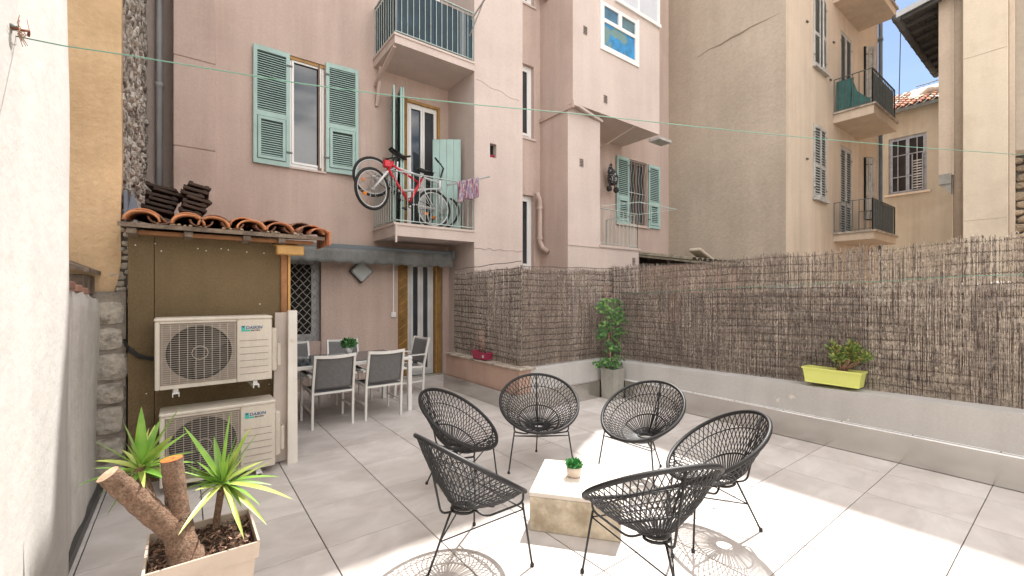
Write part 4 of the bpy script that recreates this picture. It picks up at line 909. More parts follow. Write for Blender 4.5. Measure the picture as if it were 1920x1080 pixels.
# eave roof
q = MB(); Yg = 2.6; Zg = 7.88
def ev(x, y, dz=0): return (x, y, Zg+(Yg-y)*.19+dz)
q.add([ev(12.9,Yg),ev(17.2,Yg),ev(17.2,-6),ev(12.9,-6),ev(12.9,Yg,.05),ev(17.2,Yg,.05),ev(17.2,-6,.05),ev(12.9,-6,.05)], [(0,1,2,3)[::-1],(4,5,6,7),(0,4,5,1)[::-1],(0,3,7,4),(1,5,6,2)])
for k in range(7): 
    y = Yg-.1-.09*k; q.bar(ev(12.92,y,-.012), ev(17.1,y,-.012), .012, .02)
for k in range(9):
    x = 13.0+.45*k; q.bar(ev(x,Yg-.02,-.045), ev(x,1.9,-.045), .07, .08)
q.build('eave', M_soffit, cre)
q = MB(); q.tube([(12.88,Yg+.06,Zg-.02),(17.2,Yg+.06,Zg-.02)], .075, 10)
for k in range(8): q.tube([(13.0+.55*k,Yg+.06,Zg-.02),(13.03+.55*k,Yg+.06,Zg-.02)], .084, 10)
q.build('gutter', M_soffit, cre)
q = MB(); q.add([ev(12.86,Yg+.05,-.03),ev(12.86,-6,-.03),ev(12.86,-6,.09),ev(12.86,Yg+.05,.09),ev(12.9,Yg+.05,-.03),ev(12.9,-6,-.03),ev(12.9,-6,.09),ev(12.9,Yg+.05,.09)], [(0,3,2,1)[::-1],(4,5,6,7)[::-1],(0,1,5,4)[::-1],(3,7,6,2)[::-1],(0,4,7,3)[::-1]]); q.build('verge_board', M_pipe, cre)

# ================================================================== low mossy roof beyond the reed screen
lr = thing('lean_to', 'low lean to with old mossy roof showing above the reed screen', 'shed', (9.6, 5.8, 0))
q = MB(); q.box(8.75, 11.2, 5.2, 7.3, -.06, 2.25); q.build('wall', M_paratc, lr)
q = MB(); rnd = random.Random(4)
q.add([(8.6,5.1,2.27),(11.27,5.1,2.27),(11.27,7.35,2.62),(8.6,7.35,2.62),(8.6,5.1,2.31),(11.27,5.1,2.31),(11.27,7.35,2.66),(8.6,7.35,2.66)], [(0,3,2,1),(4,5,6,7),(0,1,5,4),(1,2,6,5),(2,3,7,6),(3,0,4,7)])
x = 8.7
while x < 11.2:
    y = 5.08
    for r in range(6):
        n = 5; vs = []
        for (yy, rr) in ((0,.1),(.42,.085)):
            for k in range(n): a = PI*k/(n-1); vs.append((x-rr*math.cos(a)+rnd.uniform(-.01,.01), y+yy, 2.33+(y+yy-5.1)*.155+rr*.6*math.sin(a)))
        q.add(vs, [(k, k+1, n+k+1, n+k) for k in range(n-1)]); y += .38
    x += .215
q.build('roof', M_moss, lr)
q = MB(); q.T = Matrix.Translation((9.9,5.6,2.52)) @ Matrix.Rotation(.35, 4, 'Y'); q.bbox(-.35,.35,-.15,.15,-.03,.05,.02); q.build('roof_slab', mat('pale_stone_slab', (.5,.43,.34), .9, var=.2), lr)

gwl = thing('garden_wall', 'old rubble wall glimpsed through the long reed screen', 'wall', (6.15, 1, 0))
q = MB(); q.box(6.12, 6.4, -2.5, 4.9, -.06, 1.62); q.box(5.3, 6.1, 4.96, 5.2, -.06, 1.45); q.build('wall_core', mat('brown_old_render', (.20,.15,.125), .95, var=.3, vscale=1.5, stain=(.30,.12,.07), stamt=.7, stscale=1.1, stthr=(.6,.64)), gwl)
q = MB(); grid_jit_rubble(q, -.5, 2.5, .2, 1.6, 6.12, 'x', -1, .2, M_stone, 15); q.build('rubble_stonework', None, gwl)

# ================================================================== woven round chairs
def rimpt(a, k=1.0):
    R = .367*k; t = .586
    return Vector((-.037+R*math.cos(a)*math.cos(t), R*math.sin(a), .579-R*math.cos(a)*math.sin(t)))
def hubpt(a, r=.058): return Vector((-.088+r*math.cos(a), r*math.sin(a), .338-r*math.cos(a)*.12))
def surf(a, s): return hubpt(a).lerp(rimpt(a, .99), s)+Vector((-.006*math.sin(PI*s), 0, -.032*math.sin(PI*s)))
def make_chair():
    t = thing('woven_chair', 'x', 'chair', group='six black woven round chairs round the stone block')
    q = MB(); q.tube([rimpt(2*PI*k/72) for k in range(72)], .0135, 8, closed=True)
    for k in range(150):    # cord wrapped round the rim
        a = 2*PI*k/150; p = rimpt(a); q.tube([p+(rimpt(a+.03)-p)*0+Vector((0,0,0)), p+(rimpt(a+.02)-p)], .0148, 6, cap=False)
    q.build('rim', M_black, t, local=True)
    q = MB(); N = 54; sm = .43; dl = 2*PI/N*3.2; rnd = random.Random(1)
    for k in range(N):
        a = 2*PI*k/N; j = rnd.uniform(-.012, .012)
        for sg in (-1, 1):
            q.tube([surf(a+sg*dl*.5+j, sm), surf(a+sg*dl*.17+j, sm+(1-sm)*.33), surf(a-sg*dl*.17-j, sm+(1-sm)*.67), surf(a-sg*dl*.5+j, 1.0)], .0034, 4, cap=False)
        for sg in (-1, 1): q.tube([surf(a+sg*.022+j, -.0), surf(a+sg*.018+j, sm*.5), surf(a+sg*.016+j*2, sm)], .0029, 4, cap=False)
    q.build('woven_shell', M_black, t, local=True)
    for s_, r in ((sm, .0062), (.80, .0042), (.13, .005)):
        q = MB(); q.tube([surf(2*PI*k/48, s_)+Vector((0,0,-.003)) for k in range(48)], r, 6, closed=True); q.build('shell_ring', M_black, t, local=True)
    q = MB(); q.tube([hubpt(2*PI*k/28) for k in range(28)], .011, 8, closed=True); q.tube([hubpt(2*PI*k/28, .066)+Vector((0,0,-.02)) for k in range(28)], .009, 6, closed=True); q.build('hub_ring', M_black, t, local=True)
    # rods
    def smooth(pts, n=5):
        out = [Vector(pts[0])]
        for i in range(1, len(pts)-1):
            p, a, b = Vector(pts[i]), Vector(pts[i-1]), Vector(pts[i+1]); r = min(.045, (a-p).length*.45, (b-p).length*.45)
            A = p+(a-p).normalized()*r; B = p+(b-p).normalized()*r
            for k in range(n+1): f = k/n; out.append(A*(1-f)**2+p*2*f*(1-f)+B*f*f)
        return out+[Vector(pts[-1])]
    r0 = rimpt(PI, .965)
    for pts in ([r0, (-.236,0,.335), (-.15,0,.325)], *[[rimpt(sg*.77, .97), (.178,sg*.243,.362), (.00,sg*.115,.285), (-.045,sg*.045,.322)] for sg in (1, -1)]):
        q = MB(); q.tube(smooth(pts), .0068, 8); q.build('support_rod', M_blackm, t, local=True)
    q = MB(); q.tube([surf(PI, .0)+Vector((.008,0,.006)), surf(PI, .45)+Vector((.012,0,.006)), surf(PI, 1.0)+Vector((.008,0,.0))], .0048, 6); q.build('back_rib', M_blackm, t, local=True)
    legs = [((-.17,0,.33), (-.326,0,.006))]+[((.174,sg*.243,.362), (.203,sg*.295,.006)) for sg in (1, -1)]
    for a, b in legs:
        q = MB(); q.tube([a, b], .0066, 8); L_ = q.build('leg', M_blackm, t, local=True)
        q = MB(); q.lathe([(0,0),(.012,0),(.0125,.012),(.008,.022),(.0,.024)], (b[0], b[1], 0.0), 10); q.build('foot_cap', M_blackm, L_, local=True)
    m_ = Vector(legs[0][0]).lerp(Vector(legs[0][1]), .47)
    fr = [Vector(l[0]).lerp(Vector(l[1]), .10) for l in legs[1:]]
    for a, b in ((m_, fr[0]), (m_, fr[1]), (fr[0], fr[1])):
        q = MB(); q.tube([a, b], .0045, 6); q.build('brace', M_blackm, t, local=True)
    return t
CH = [((1.838,3.107), 309.6, 'leftmost rear black woven round chair, just behind the one seen from its side'),
      ((2.666,3.113), 235.1, 'black woven round chair directly behind the stone block, facing the camera'),
      ((3.194,2.387), 180.9, 'black woven round chair to the right behind the stone block, nearest the square planter'),
      ((1.415,2.257), 3.1, 'black woven round chair at the left front, seen from its back and side, facing right'),
      ((2.867,1.559), 137.3, 'rightmost black woven round chair, facing left, its meshed shadow on sunlit tiles'),
      ((2.021,1.455), 67.5, 'nearest black woven round chair at the front, seen from behind, overlapping the rightmost chair')]
c0 = make_chair()
for i, ((x, y), a, lab) in enumerate(CH):
    if i == 0: c0.location = (x, y, .0005); c0.rotation_euler = (0,0,math.radians(a)); c0['label'] = lab
    else: dup(c0, (x, y, .0005), math.radians(a), lab)
# ------------------------------------------------------------------ stone block table and its plant
A_, B_, C_, D_ = Vector((1.861,2.293)), Vector((2.338,2.675)), Vector((2.719,2.182)), Vector((2.242,1.800))
ctr = (A_+C_)/2; ang = math.atan2((B_-A_).y, (B_-A_).x)
t = thing('coffee_table', 'square travertine stone block used as low table among the woven chairs', 'table', (*ctr, 0))
def tb(q, h, z0, z1, b, m=None):
    T = Matrix.Translation((*ctr, 0)) @ Matrix.Rotation(ang, 4, 'Z'); q.T = T; q.bbox(-h, h, -h, h, z0, z1, b, m)
q = MB(); tb(q, .300, 0.0005, .232, .004); q.build('block', M_tstone, t)
q = MB(); tb(q, .3025, .2325, .262, .003); q.build('tabletop', M_ttop, t)
def leafblob(q, c, R, n, L, W, m1, m2=None, rnd=random, up=.6, flat=1.0, frac=.3):
    c = Vector(c)
    for i in range(n):
        d = Vector((rnd.gauss(0,1), rnd.gauss(0,1), rnd.gauss(0,1)*flat)); d.normalize(); p = c+Vector((d.x*R[0], d.y*R[1], d.z*R[2]))*rnd.random()**.45
        ax = (d+Vector((0,0,up))+Vector((rnd.gauss(0,.5), rnd.gauss(0,.5), rnd.gauss(0,.5)))).normalized()
        sd_ = ax.cross(Vector((rnd.gauss(0,1), rnd.gauss(0,1), rnd.gauss(0,1)))).normalized(); nn = ax.cross(sd_)
        l_ = L*rnd.uniform(.6, 1.25); w_ = W*rnd.uniform(.7, 1.2)
        q.add([p, p+ax*l_*.45+sd_*w_*.5+nn*l_*.06, p+ax*l_-nn*l_*.12, p+ax*l_*.45-sd_*w_*.5+nn*l_*.06], [(0,1,2),(0,2,3)], m2 if (m2 and rnd.random() < frac) else m1)
px, py = onZ(1076, 893, .262); rnd = random.Random(2)
t = thing('potted_plant', 'small bright green succulent in a round cream pot on the stone block', 'plant', (px, py, .262))
q = MB(); q.lathe([(0,.0005),(.040,.0005),(.050,.012),(.0535,.04),(.053,.072),(.0505,.074),(.048,.07),(.046,.06),(0,.06)], (px,py,.262), 32); q.build('pot', M_ceram, t)
q = MB(); leafblob(q, (px,py,.262+.088), (.050,.050,.022), 420, .030, .016, M_mint, mat('pale_green_leaf', (.16,.42,.16), .5, var=.3), rnd, .7); q.build('foliage', None, t)

# ================================================================== dining set
def dining_table():
    t = thing('dining_table', 'white framed rectangular dining table with grey glass top under the awning', 'table', (1.5, 6.1, 0))
    T = Matrix.Translation((2.505, 5.60, 0)) @ Matrix.Rotation(math.radians(1.5), 4, 'Z'); Lx, Ly = 1.95, .95
    q = MB(); q.T = T; q.bbox(-Lx,0,0,.045,.70,.742,.004); q.bbox(-Lx,0,Ly-.045,Ly,.70,.742,.004); q.bbox(-Lx,-Lx+.045,.046,Ly-.046,.70,.742,.004); q.bbox(-.045,0,.046,Ly-.046,.70,.742,.004); q.build('table_frame', M_whitem, t)
    q = MB(); q.T = T
    q.bbox(-Lx+.035,-.035,.035,Ly-.035,.7425,.750,.002); q.build('tabletop', M_tglass, t)
    for x in (-Lx+.003, -.058):
        for y in (.003, Ly-.058):
            q = MB(); q.T = T; q.bbox(x,x+.055,y,y+.055,0.0005,.6995,.004); q.build('leg', M_whitem, t)
dining_table()
def make_dchair():
    t = thing('dining_chair', 'x', 'chair', group='white framed grey mesh dining chairs')
    q = MB()
    for s_ in (-1, 1):
        q.bar((s_*.232,0,.0), (s_*.232,-.02,.45), .026, .034, up=(0,1,0)); q.bar((s_*.232,-.02,.45), (s_*.225,-.115,.875), .026, .034, up=(0,1,0))
    pts = [(-.236+.472*k/10, -.118-.028*math.sin(PI*k/10)*1.0, .868-.012*math.sin(PI*k/10)) for k in range(11)]
    for a, b in zip(pts[:-1], pts[1:]): q.bar(a, b, .028, .034)
    q.bar((-.22,-.025,.42), (.22,-.025,.42), .03, .022); q.bar((-.22,.44,.425), (.22,.44,.425), .03, .022)
    for s_ in (-1, 1): q.bar((s_*.232,0,.43), (s_*.232,.46,.435), .026, .03); q.bar((s_*.24,.0,.20), (s_*.24,.47,.20), .015, .02)
    q.build('frame', M_whitem, t, local=True)
    for s_ in (-1, 1):
        q = MB(); q.bar((s_*.252,.50,.0), (s_*.252,.465,.62), .026, .034, up=(0,1,0)); q.build('leg', M_whitem, t, local=True)
        q = MB(); q.bar((s_*.252,-.04,.625), (s_*.252,.47,.635), .042, .018); a_ = q.build('armrest', M_whitem, t, local=True)
        q = MB(); q.bar((s_*.252,.12,.641), (s_*.252,.44,.648), .038, .01); q.build('arm_pad', M_greymesh, a_, local=True)
    q = MB(); n = 12; vs = []
    for i in range(n+1):
        for j in range(n+1):
            u, v = i/n, j/n; vs.append((-.215+.43*u, -.022-.088*v-.026*math.sin(PI*u), .47+.385*v-.012*math.sin(PI*u)*v))
    q.add(vs, [(i*(n+1)+j, (i+1)*(n+1)+j, (i+1)*(n+1)+j+1, i*(n+1)+j+1) for i in range(n) for j in range(n)], None, True)
    o = q.build('backrest', M_greymesh, t, local=True); md = o.modifiers.new('thickness', 'SOLIDIFY'); md.thickness = .004
    q = MB(); vs = []
    for i in range(n+1):
        for j in range(n+1):
            u, v = i/n, j/n; vs.append((-.218+.436*u, -.02+.455*v, .436-.018*math.sin(PI*u)*math.sin(PI*v)**.5))
    q.add(vs, [(i*(n+1)+j, (i+1)*(n+1)+j, (i+1)*(n+1)+j+1, i*(n+1)+j+1) for i in range(n) for j in range(n)], None, True)
    o = q.build('seat', M_greymesh, t, local=True); md = o.modifiers.new('thickness', 'SOLIDIFY'); md.thickness = .004
    return t
d0 = make_dchair()
DC = [((1.435,5.50), 0, 'near left white framed grey mesh dining chair, its back to the camera'),
      ((2.065,5.51), 0, 'near right white framed grey mesh dining chair, its back to the camera'),
      ((3.06,6.72), 95, 'white framed dining chair at the right end of the table by the glass door'),
      ((1.28,7.05), 180, 'dining chair on the far side of the table below the grille window'),
      ((2.01,7.04), 180, 'dining chair on the far side of the table behind the small potted plant')]
for i, ((x, y), a, lab) in enumerate(DC):
    if i == 0: d0.location = (x, y, .0005); d0['label'] = lab
    else: dup(d0, (x, y, .0005), math.radians(a), lab)
t = thing('potted_plant', 'small leafy green plant in a white pot on the dining table', 'plant', (1.86, 6.30, .75)); rnd = random.Random(3)
q = MB(); q.lathe([(0,.0005),(.038,.0005),(.05,.09),(.046,.09),(.044,.08),(0,.08)], (1.86,6.30,.7505), 20); q.build('pot', M_upvc, t)
q = MB(); leafblob(q, (1.86,6.30,.90), (.095,.095,.065), 330, .045, .026, M_ivy, mat('pale_green_leaf', (.16,.42,.16), .5), rnd, .6, frac=.35); q.build('foliage', None, t)

# ================================================================== air conditioners
def text_mesh(parent, name, body, size, loc, m, sx=1, shear=0, ext=.0006):
    cu = bpy.data.curves.new(name, 'FONT'); cu.body = body; cu.size = size; cu.extrude = ext; cu.shear = shear; cu.offset = .0008
    o = bpy.data.objects.new('tmp_text', cu); COL.objects.link(o); bpy.context.view_layer.update()
    me = bpy.data.meshes.new_from_object(o.evaluated_get(bpy.context.evaluated_depsgraph_get())); bpy.data.objects.remove(o); bpy.data.curves.remove(cu)
    me.transform(Matrix.Translation(loc) @ Matrix.Rotation(PI/2, 4, 'X') @ Matrix.Diagonal((sx,1,1,1))); me.transform(wm(parent).inverted()); me.materials.clear(); me.materials.append(m)
    o = bpy.data.objects.new(name, me); COL.objects.link(o); o.parent = parent; return o
def air_con(X0, X1, Z0, Z1, Yf, tilt, label, rollz=0):
    t = thing('air_conditioner', label, 'air conditioner', (X0, Yf, Z0), rollz, 'ivory outdoor air conditioner units on the shed')
    W, H, D = X1-X0, Z1-Z0, .28; M0 = wm(t)
    def L(): q = MB(); q.T = M0; return q
    gx0, gx1 = .045, W*.655; gz0, gz1 = .045, H-.055; cx_, cz_, R = (gx0+gx1)/2, (gz0+gz1)/2, min(gx1-gx0, gz1-gz0)*.475
    q = L(); n = 40; ring = [(cx_+R*math.cos(2*PI*k/n), 0, cz_+R*math.sin(2*PI*k/n)) for k in range(n)]; ring2 = [(x, .09, z) for x, _, z in ring]
    # front plate with a round opening
    import bisect
    def outer(k):
        a = 2*PI*k/n; c, s = math.cos(a), math.sin(a); ex, ez = (gx1+.012 if c > 0 else gx0-.012)-cx_, (gz1+.012 if s > 0 else gz0-.012)-cz_
        f = min(abs(ex/c) if abs(c) > 1e-6 else 9, abs(ez/s) if abs(s) > 1e-6 else 9); return (cx_+c*f, .012, cz_+s*f)
    rg = [(x, .012, z) for x, _, z in ring]
    q.add(rg+[outer(k) for k in range(n)], [(k, (k+1) % n, n+(k+1) % n, n+k) for k in range(n)], M_acbg)
    cs = [(gx0-.012,.012,gz0-.012),(gx1+.012,.012,gz0-.012),(gx1+.012,.012,gz1+.012),(gx0-.012,.012,gz1+.012)]
    for ci, c in enumerate(cs):
        a = (math.atan2(c[2]-cz_, c[0]-cx_) % (2*PI))/(2*PI)*n; k = int(a); q.add([outer(k), c, outer(k+1)], [(0,1,2)], M_acbg)
    q.add(rg+ring2, [(k, k+n, (k+1) % n+n, (k+1) % n) for k in range(n)], M_acd); q.add(ring2, [tuple(range(n))], M_acd)
    q.build('fan_shroud', None, t)
    q = L()      # cabinet
    q.bbox(0, gx0-.012, 0, D, 0, H-.028, .006); q.bbox(gx1+.012, W, 0, D, 0, H-.028, .006); q.box(gx0-.012, gx1+.012, .001, D-.01, .002, gz0-.012); q.box(gx0-.012, gx1+.012, .001, D-.01, gz1+.012, H-.0285)
    q.box(gx0-.012, gx1+.012, .10, D-.002, gz0-.02, gz1+.02)
    q.bbox(-.004, W+.004, -.004, D+.004, H-.028, H, .008)
    for k in range(6): z = gz0+.02+k*.058; q.box(gx1+.035, W-.03, -.0022, -.0002, z, z+.004, M_acbg)
    q.box(gx1+.010, gx1+.0125, -.001, .0, 0.005, H-.03, M_acbg)
    q.build('cabinet', M_acw, t)
    q = L()      # fan blades, three
    for b in range(3):
        vs = []
        for i in range(7):
            for j in range(4):
                r = R*(.18+.77*j/3); a = b*2*PI/3+i*.16+j*.12; vs.append((cx_+r*math.cos(a), .045+.03*i/6, cz_+r*math.sin(a)))
        q.add(vs, [(i*4+j, i*4+j+1, (i+1)*4+j+1, (i+1)*4+j) for i in range(6) for j in range(3)], None, True)
    q.lathe([(R*.2,0),(R*.2,.02),(0,.03)], (0,0,0), 3) if False else None
    q.build('fan', mat('dark_fan_plastic', (.05,.042,.036), .5), t)
    q = L(); N = 27
    for k in range(N+1): z = gz0+(gz1-gz0)*k/N; q.bar((gx0,-.006,z), (gx1,-.006,z), .0022, .0022)
    for k in range(10): x = gx0+(gx1-gx0)*k/9; q.bar((x,-.008,gz0), (x,-.008,gz1), .003, .003)
    for k in range(N*1): 
        pass
    q.tube([(cx_+.055*math.cos(a_/12*2*PI), -.009, cz_+.055*math.sin(a_/12*2*PI)) for a_ in range(12)], .002, 4, closed=True)
    q.build('fan_grille', M_acgr, t)
    q = L(); q.bbox(W+.0005, W+.05, .05, D-.02, .06, H-.12, .012); q.bbox(W+.0505, W+.085, .07, D-.06, .10, H*.55, .01); q.build('valve_cover', M_acw, t)
    q = L(); q.box(gx1+.045, gx1+.075, -.0025, -.0003, H-.118, H-.084, M_teal)
    q.add([(gx1+.045,-.003,H-.084),(gx1+.075,-.003,H-.084),(gx1+.060,-.003,H-.104)], [(0,2,1)], M_blue); q.box(gx1+.045, gx1+.115, -.0024, -.0003, H-.132, H-.119, M_teal); q.build('badge', None, t)
    text_mesh(t, 'maker_lettering', 'DAIKIN', .036, M0 @ Vector((gx1+.078,-.0015,H-.112)), M_blue, 1.05, .15, ext=.0004)
    text_mesh(t, 'series_lettering', 'Inverter', .019, M0 @ Vector((gx1+.118,-.0015,H-.131)), M_ink, 1.15, .2, ext=.0004)
    for x in (.11, W-.15):
        q = L(); q.box(x, x+.045, -.03, YS-Yf-.002, -.036, -.03); q.box(x, x+.005, -.03, YS-Yf-.002, -.06, -.036); q.box(x+.04, x+.045, -.03, YS-Yf-.002, -.06, -.036); q.box(x+.006, x+.039, .03, .06, -.03, -.0005); q.build('bracket', M_upvc, t)
    return t
air_con(-.185, .635, .835, 1.405, 4.42, 0, 'upper ivory air conditioner unit mounted on the olive brown shed wall', math.radians(1.5))
air_con(-.155, .655, .065, .65, 4.40, 0, 'lower ivory air conditioner unit near the floor behind the yucca leaves')
q = MB(); 
for k in range(3): q.tube([(-.40,4.86,1.22-.012*k),(-.36,4.79,1.15-.012*k),(-.30,4.785,1.09-.012*k),(-.22,4.77,1.06-.008*k),(-.12,4.72,1.055-.008*k)], .008, 6)
q.build('cable', M_cabl, label='black cable drooping from the stone corner to the upper air conditioner', cat='cable')

# ================================================================== yucca in its square pot
t = thing('potted_yucca', 'sawn off yucca trunk with two fresh leaf rosettes in a square taupe pot', 'plant', (.08, 2.64, 0))
q = MB(); x0, x1, y0, y1 = -.145, .295, 2.42, 2.83
def pot(q, z0, z1, i0, i1, wall):
    def R_(i, z): return [(x0+i,y0+i,z),(x1-i,y0+i,z),(x1-i,y1-i,z),(x0+i,y1-i,z)]
    vs = R_(i0, z0)+R_(i1, z1)+R_(i1+wall, z1)+R_(i1+wall, z1-.05); fs = [(3,2,1,0)]
    for k in range(3):
        for j in range(4): fs.append((k*4+j, k*4+(j+1) % 4, (k+1)*4+(j+1) % 4, (k+1)*4+j))
    q.add(vs, fs)
pot(q, 0.0005, .33, .045, .018, .008); pot(q, .325, .402, .006, .0, .010)
q.build('pot', M_pot, t)
q = MB(); rnd = random.Random(7); n = 40; vs = []
for i in range(n+1):
    for j in range(n+1):
        u, v = i/n, j/n; x = x0+.013+(x1-x0-.026)*u; y = y0+.013+(y1-y0-.026)*v
        vs.append((x, y, .355+.012*math.sin(9*u+3*v)+.010*math.sin(17*v)+rnd.uniform(-.007,.007)))
q.add(vs, [(i*(n+1)+j, (i+1)*(n+1)+j, (i+1)*(n+1)+j+1, i*(n+1)+j+1) for i in range(n) for j in range(n)], None, False)
for i in range(900):
    p = Vector((rnd.uniform(x0+.02,x1-.02), rnd.uniform(y0+.02,y1-.02), .368+rnd.uniform(-.006,.014))); s_ = rnd.uniform(.004,.014); d = Vector((rnd.gauss(0,1),rnd.gauss(0,1),rnd.gauss(0,.5))).normalized(); e = d.cross(Vector((rnd.gauss(0,1),rnd.gauss(0,1),rnd.gauss(0,1)))).normalized()
    q.add([p-d*s_-e*s_*.4, p+d*s_-e*s_*.3, p+d*s_+e*s_*.4, p-d*s_+e*s_*.3], [(0,1,2,3)], rnd.choice([None, mat('bark_chip', (.20,.11,.07), .9, var=.4), mat('bark_chip_pale', (.33,.21,.15), .9, var=.4)]))
q.build('soil', M_soil, t)
def trunk(q, pts, rs, seed, m, n=18, seg=7):
    """bark covered limb: dense rings with noisy radius"""
    rnd = random.Random(seed); P = [Vector(p) for p in pts]; ctr_, rr = [], []
    for i in range(len(P)-1):
        for k in range(seg): f = k/seg; ctr_.append(P[i].lerp(P[i+1], f)); rr.append(rs[i]*(1-f)+rs[i+1]*f)
    ctr_.append(P[-1]); rr.append(rs[-1])
    o = len(q.v); q.tube(ctr_, rr, n, m, cap=False)
    for i in range(len(ctr_)):
        ringn = rnd.uniform(-.025, .025)
        for k in range(n):
            v = Vector(q.v[o+i*n+k]); d = v-ctr_[i]; v = ctr_[i]+d*(1+ringn+rnd.uniform(-.03,.03)+.012*math.sin(k*3*2*PI/n+i*.4)) ; q.v[o+i*n+k] = tuple(v)
    return [Vector(q.v[o+(len(ctr_)-1)*n+k]) for k in range(n)], ctr_[-1], (ctr_[-1]-ctr_[-2]).normalized()
q = MB()
trunk(q, [(.01,2.53,.34),(-.0,2.54,.40),(-.015,2.565,.46),(-.025,2.585,.53)], [.088,.066,.060,.058], 1, M_bark)
r1, c1, dd1 = trunk(q, [(-.012,2.580,.45),(-.07,2.562,.545),(-.135,2.54,.645),(-.20,2.518,.745),(-.258,2.50,.838)], [.050,.050,.047,.044,.041], 2, M_bark)
q.add(r1+[c1+dd1*.004], [(k, (k+1) % 18, 18) for k in range(18)], M_cut2)
r2, c2, dd2 = trunk(q, [(-.02,2.58,.48),(-.022,2.595,.58),(-.035,2.60,.70),(-.047,2.60,.825)], [.045,.045,.043,.042], 3, M_bark)
q.add(r2+[c2+dd2*.004], [(k, (k+1) % 18, 18) for k in range(18)], M_cut); q.disc(c2+dd2*.006+Vector((.008,-.004,0)), .007, dd2, 8, M_bark)
q.build('trunk', M_bark, t)
q = MB(); trunk(q, [(-.12,2.70,.60),(-.15,2.78,.68),(-.172,2.82,.74)], [.02,.02,.022], 4, M_bark, 10); q.build('stem', M_bark, t)
q = MB(); trunk(q, [(.13,2.745,.35),(.14,2.75,.45),(.162,2.755,.60)], [.017,.016,.018], 5, M_bark, 10)
q.tube([(.05,2.6,.37),(.08,2.62,.40),(.11,2.60,.375)], .006, 5); q.tube([(.06,2.66,.37),(.12,2.66,.395),(.16,2.62,.37)], .005, 5); q.build('stem', M_bark, t)
def leaf(q, base, d, L, W, droop, m, rnd, n=8):
    d = Vector(d).normalized(); side = d.cross(Vector((0,0,1)))
    side = side.normalized() if side.length > .05 else Vector((rnd.gauss(0,1),rnd.gauss(0,1),0)).normalized()
    side = (Matrix.Rotation(rnd.uniform(-.5,.5), 3, d) @ side); p = Vector(base); vs = []; dirn = d.copy()
    for i in range(n+1):
        f = i/n; w_ = W*(math.sin(PI*(f**.62))**.8 if f > .02 else .45)*(1 if f > .12 else 1) if f < 1 else 0
        w_ = max(w_, W*.38) if f < .25 else w_
        up_ = side.cross(dirn).normalized()
        vs += [p-side*w_*.5+up_*w_*.22, p, p+side*w_*.5+up_*w_*.22]
        p = p+dirn*L/n; dirn = (dirn+Vector((0,0,-droop/n))).normalized()
    q.add(vs, [(i*3+j, i*3+j+1, (i+1)*3+j+1, (i+1)*3+j) for i in range(n) for j in range(2)], m, True)
def rosette(name, c, seed, spec, n_extra, Lr):
    rnd = random.Random(seed); q = MB(); c = Vector(c)
    for (tx, ty, dep, wd) in spec:      # leaves towards measured tips
        a, b = fac(tx); P = Vector((a*dep, b*dep, EYE-(ty-CY)*dep/FPX)); v = P-c; L = v.length; dr = .35 if v.z < .1 else .12
        d = v.normalized()+Vector((0,0,dr*.5)); leaf(q, c+d*.01, d, L*1.02, wd*.95, dr, rnd.choice([M_leaf, M_leaf, M_leafy]), rnd)
    for i in range(n_extra):
        a = i*2.4+rnd.uniform(-.3,.3); el = rnd.uniform(-.25, 1.25); d = Vector((math.cos(a)*math.cos(el), math.sin(a)*math.cos(el), math.sin(el)))
        leaf(q, c+Vector((0,0,rnd.uniform(-.04,.01)))+d*.012, d, rnd.uniform(*Lr), rnd.uniform(.018,.027), rnd.uniform(.2,.7)*(1.3-el*.8), rnd.choice([M_leaf, M_leaf, M_leafy]), rnd)
    return q.build('leaf_rosette', M_leaf, t)
rosette('a', (-.172,2.82,.735), 1, [(265,768,2.16,.05),(232,795,2.1,.045),(340,762,2.2,.03),(352,812,2.25,.04),(176,828,2.0,.03),(152,912,1.95,.028),(145,917,2.1,.02),(205,966,2.1,.022),(186,935,2.2,.02),(300,790,2.25,.04),(322,820,2.0,.04),(290,800,2.3,.035),(365,850,2.3,.03),(362,870,2.2,.025),(180,868,2.2,.03),(310,900,2.1,.03),(345,885,2.3,.03)], 24, (.13,.21))
rosette('b', (.165,2.755,.60), 2, [(432,776,2.32,.05),(482,815,2.3,.035),(470,803,2.4,.04),(346,803,2.3,.036),(368,830,2.35,.035),(545,940,2.2,.034),(520,897,2.35,.03),(490,868,2.4,.028),(496,985,2.2,.03),(456,1012,2.05,.03),(338,1004,1.95,.03),(350,880,2.3,.035),(352,918,2.2,.03),(352,897,2.15,.032),(505,912,2.4,.03),(440,975,2.1,.028),(485,950,2.15,.03),(362,930,2.5,.03),(402,822,2.45,.04)], 24, (.14,.24))

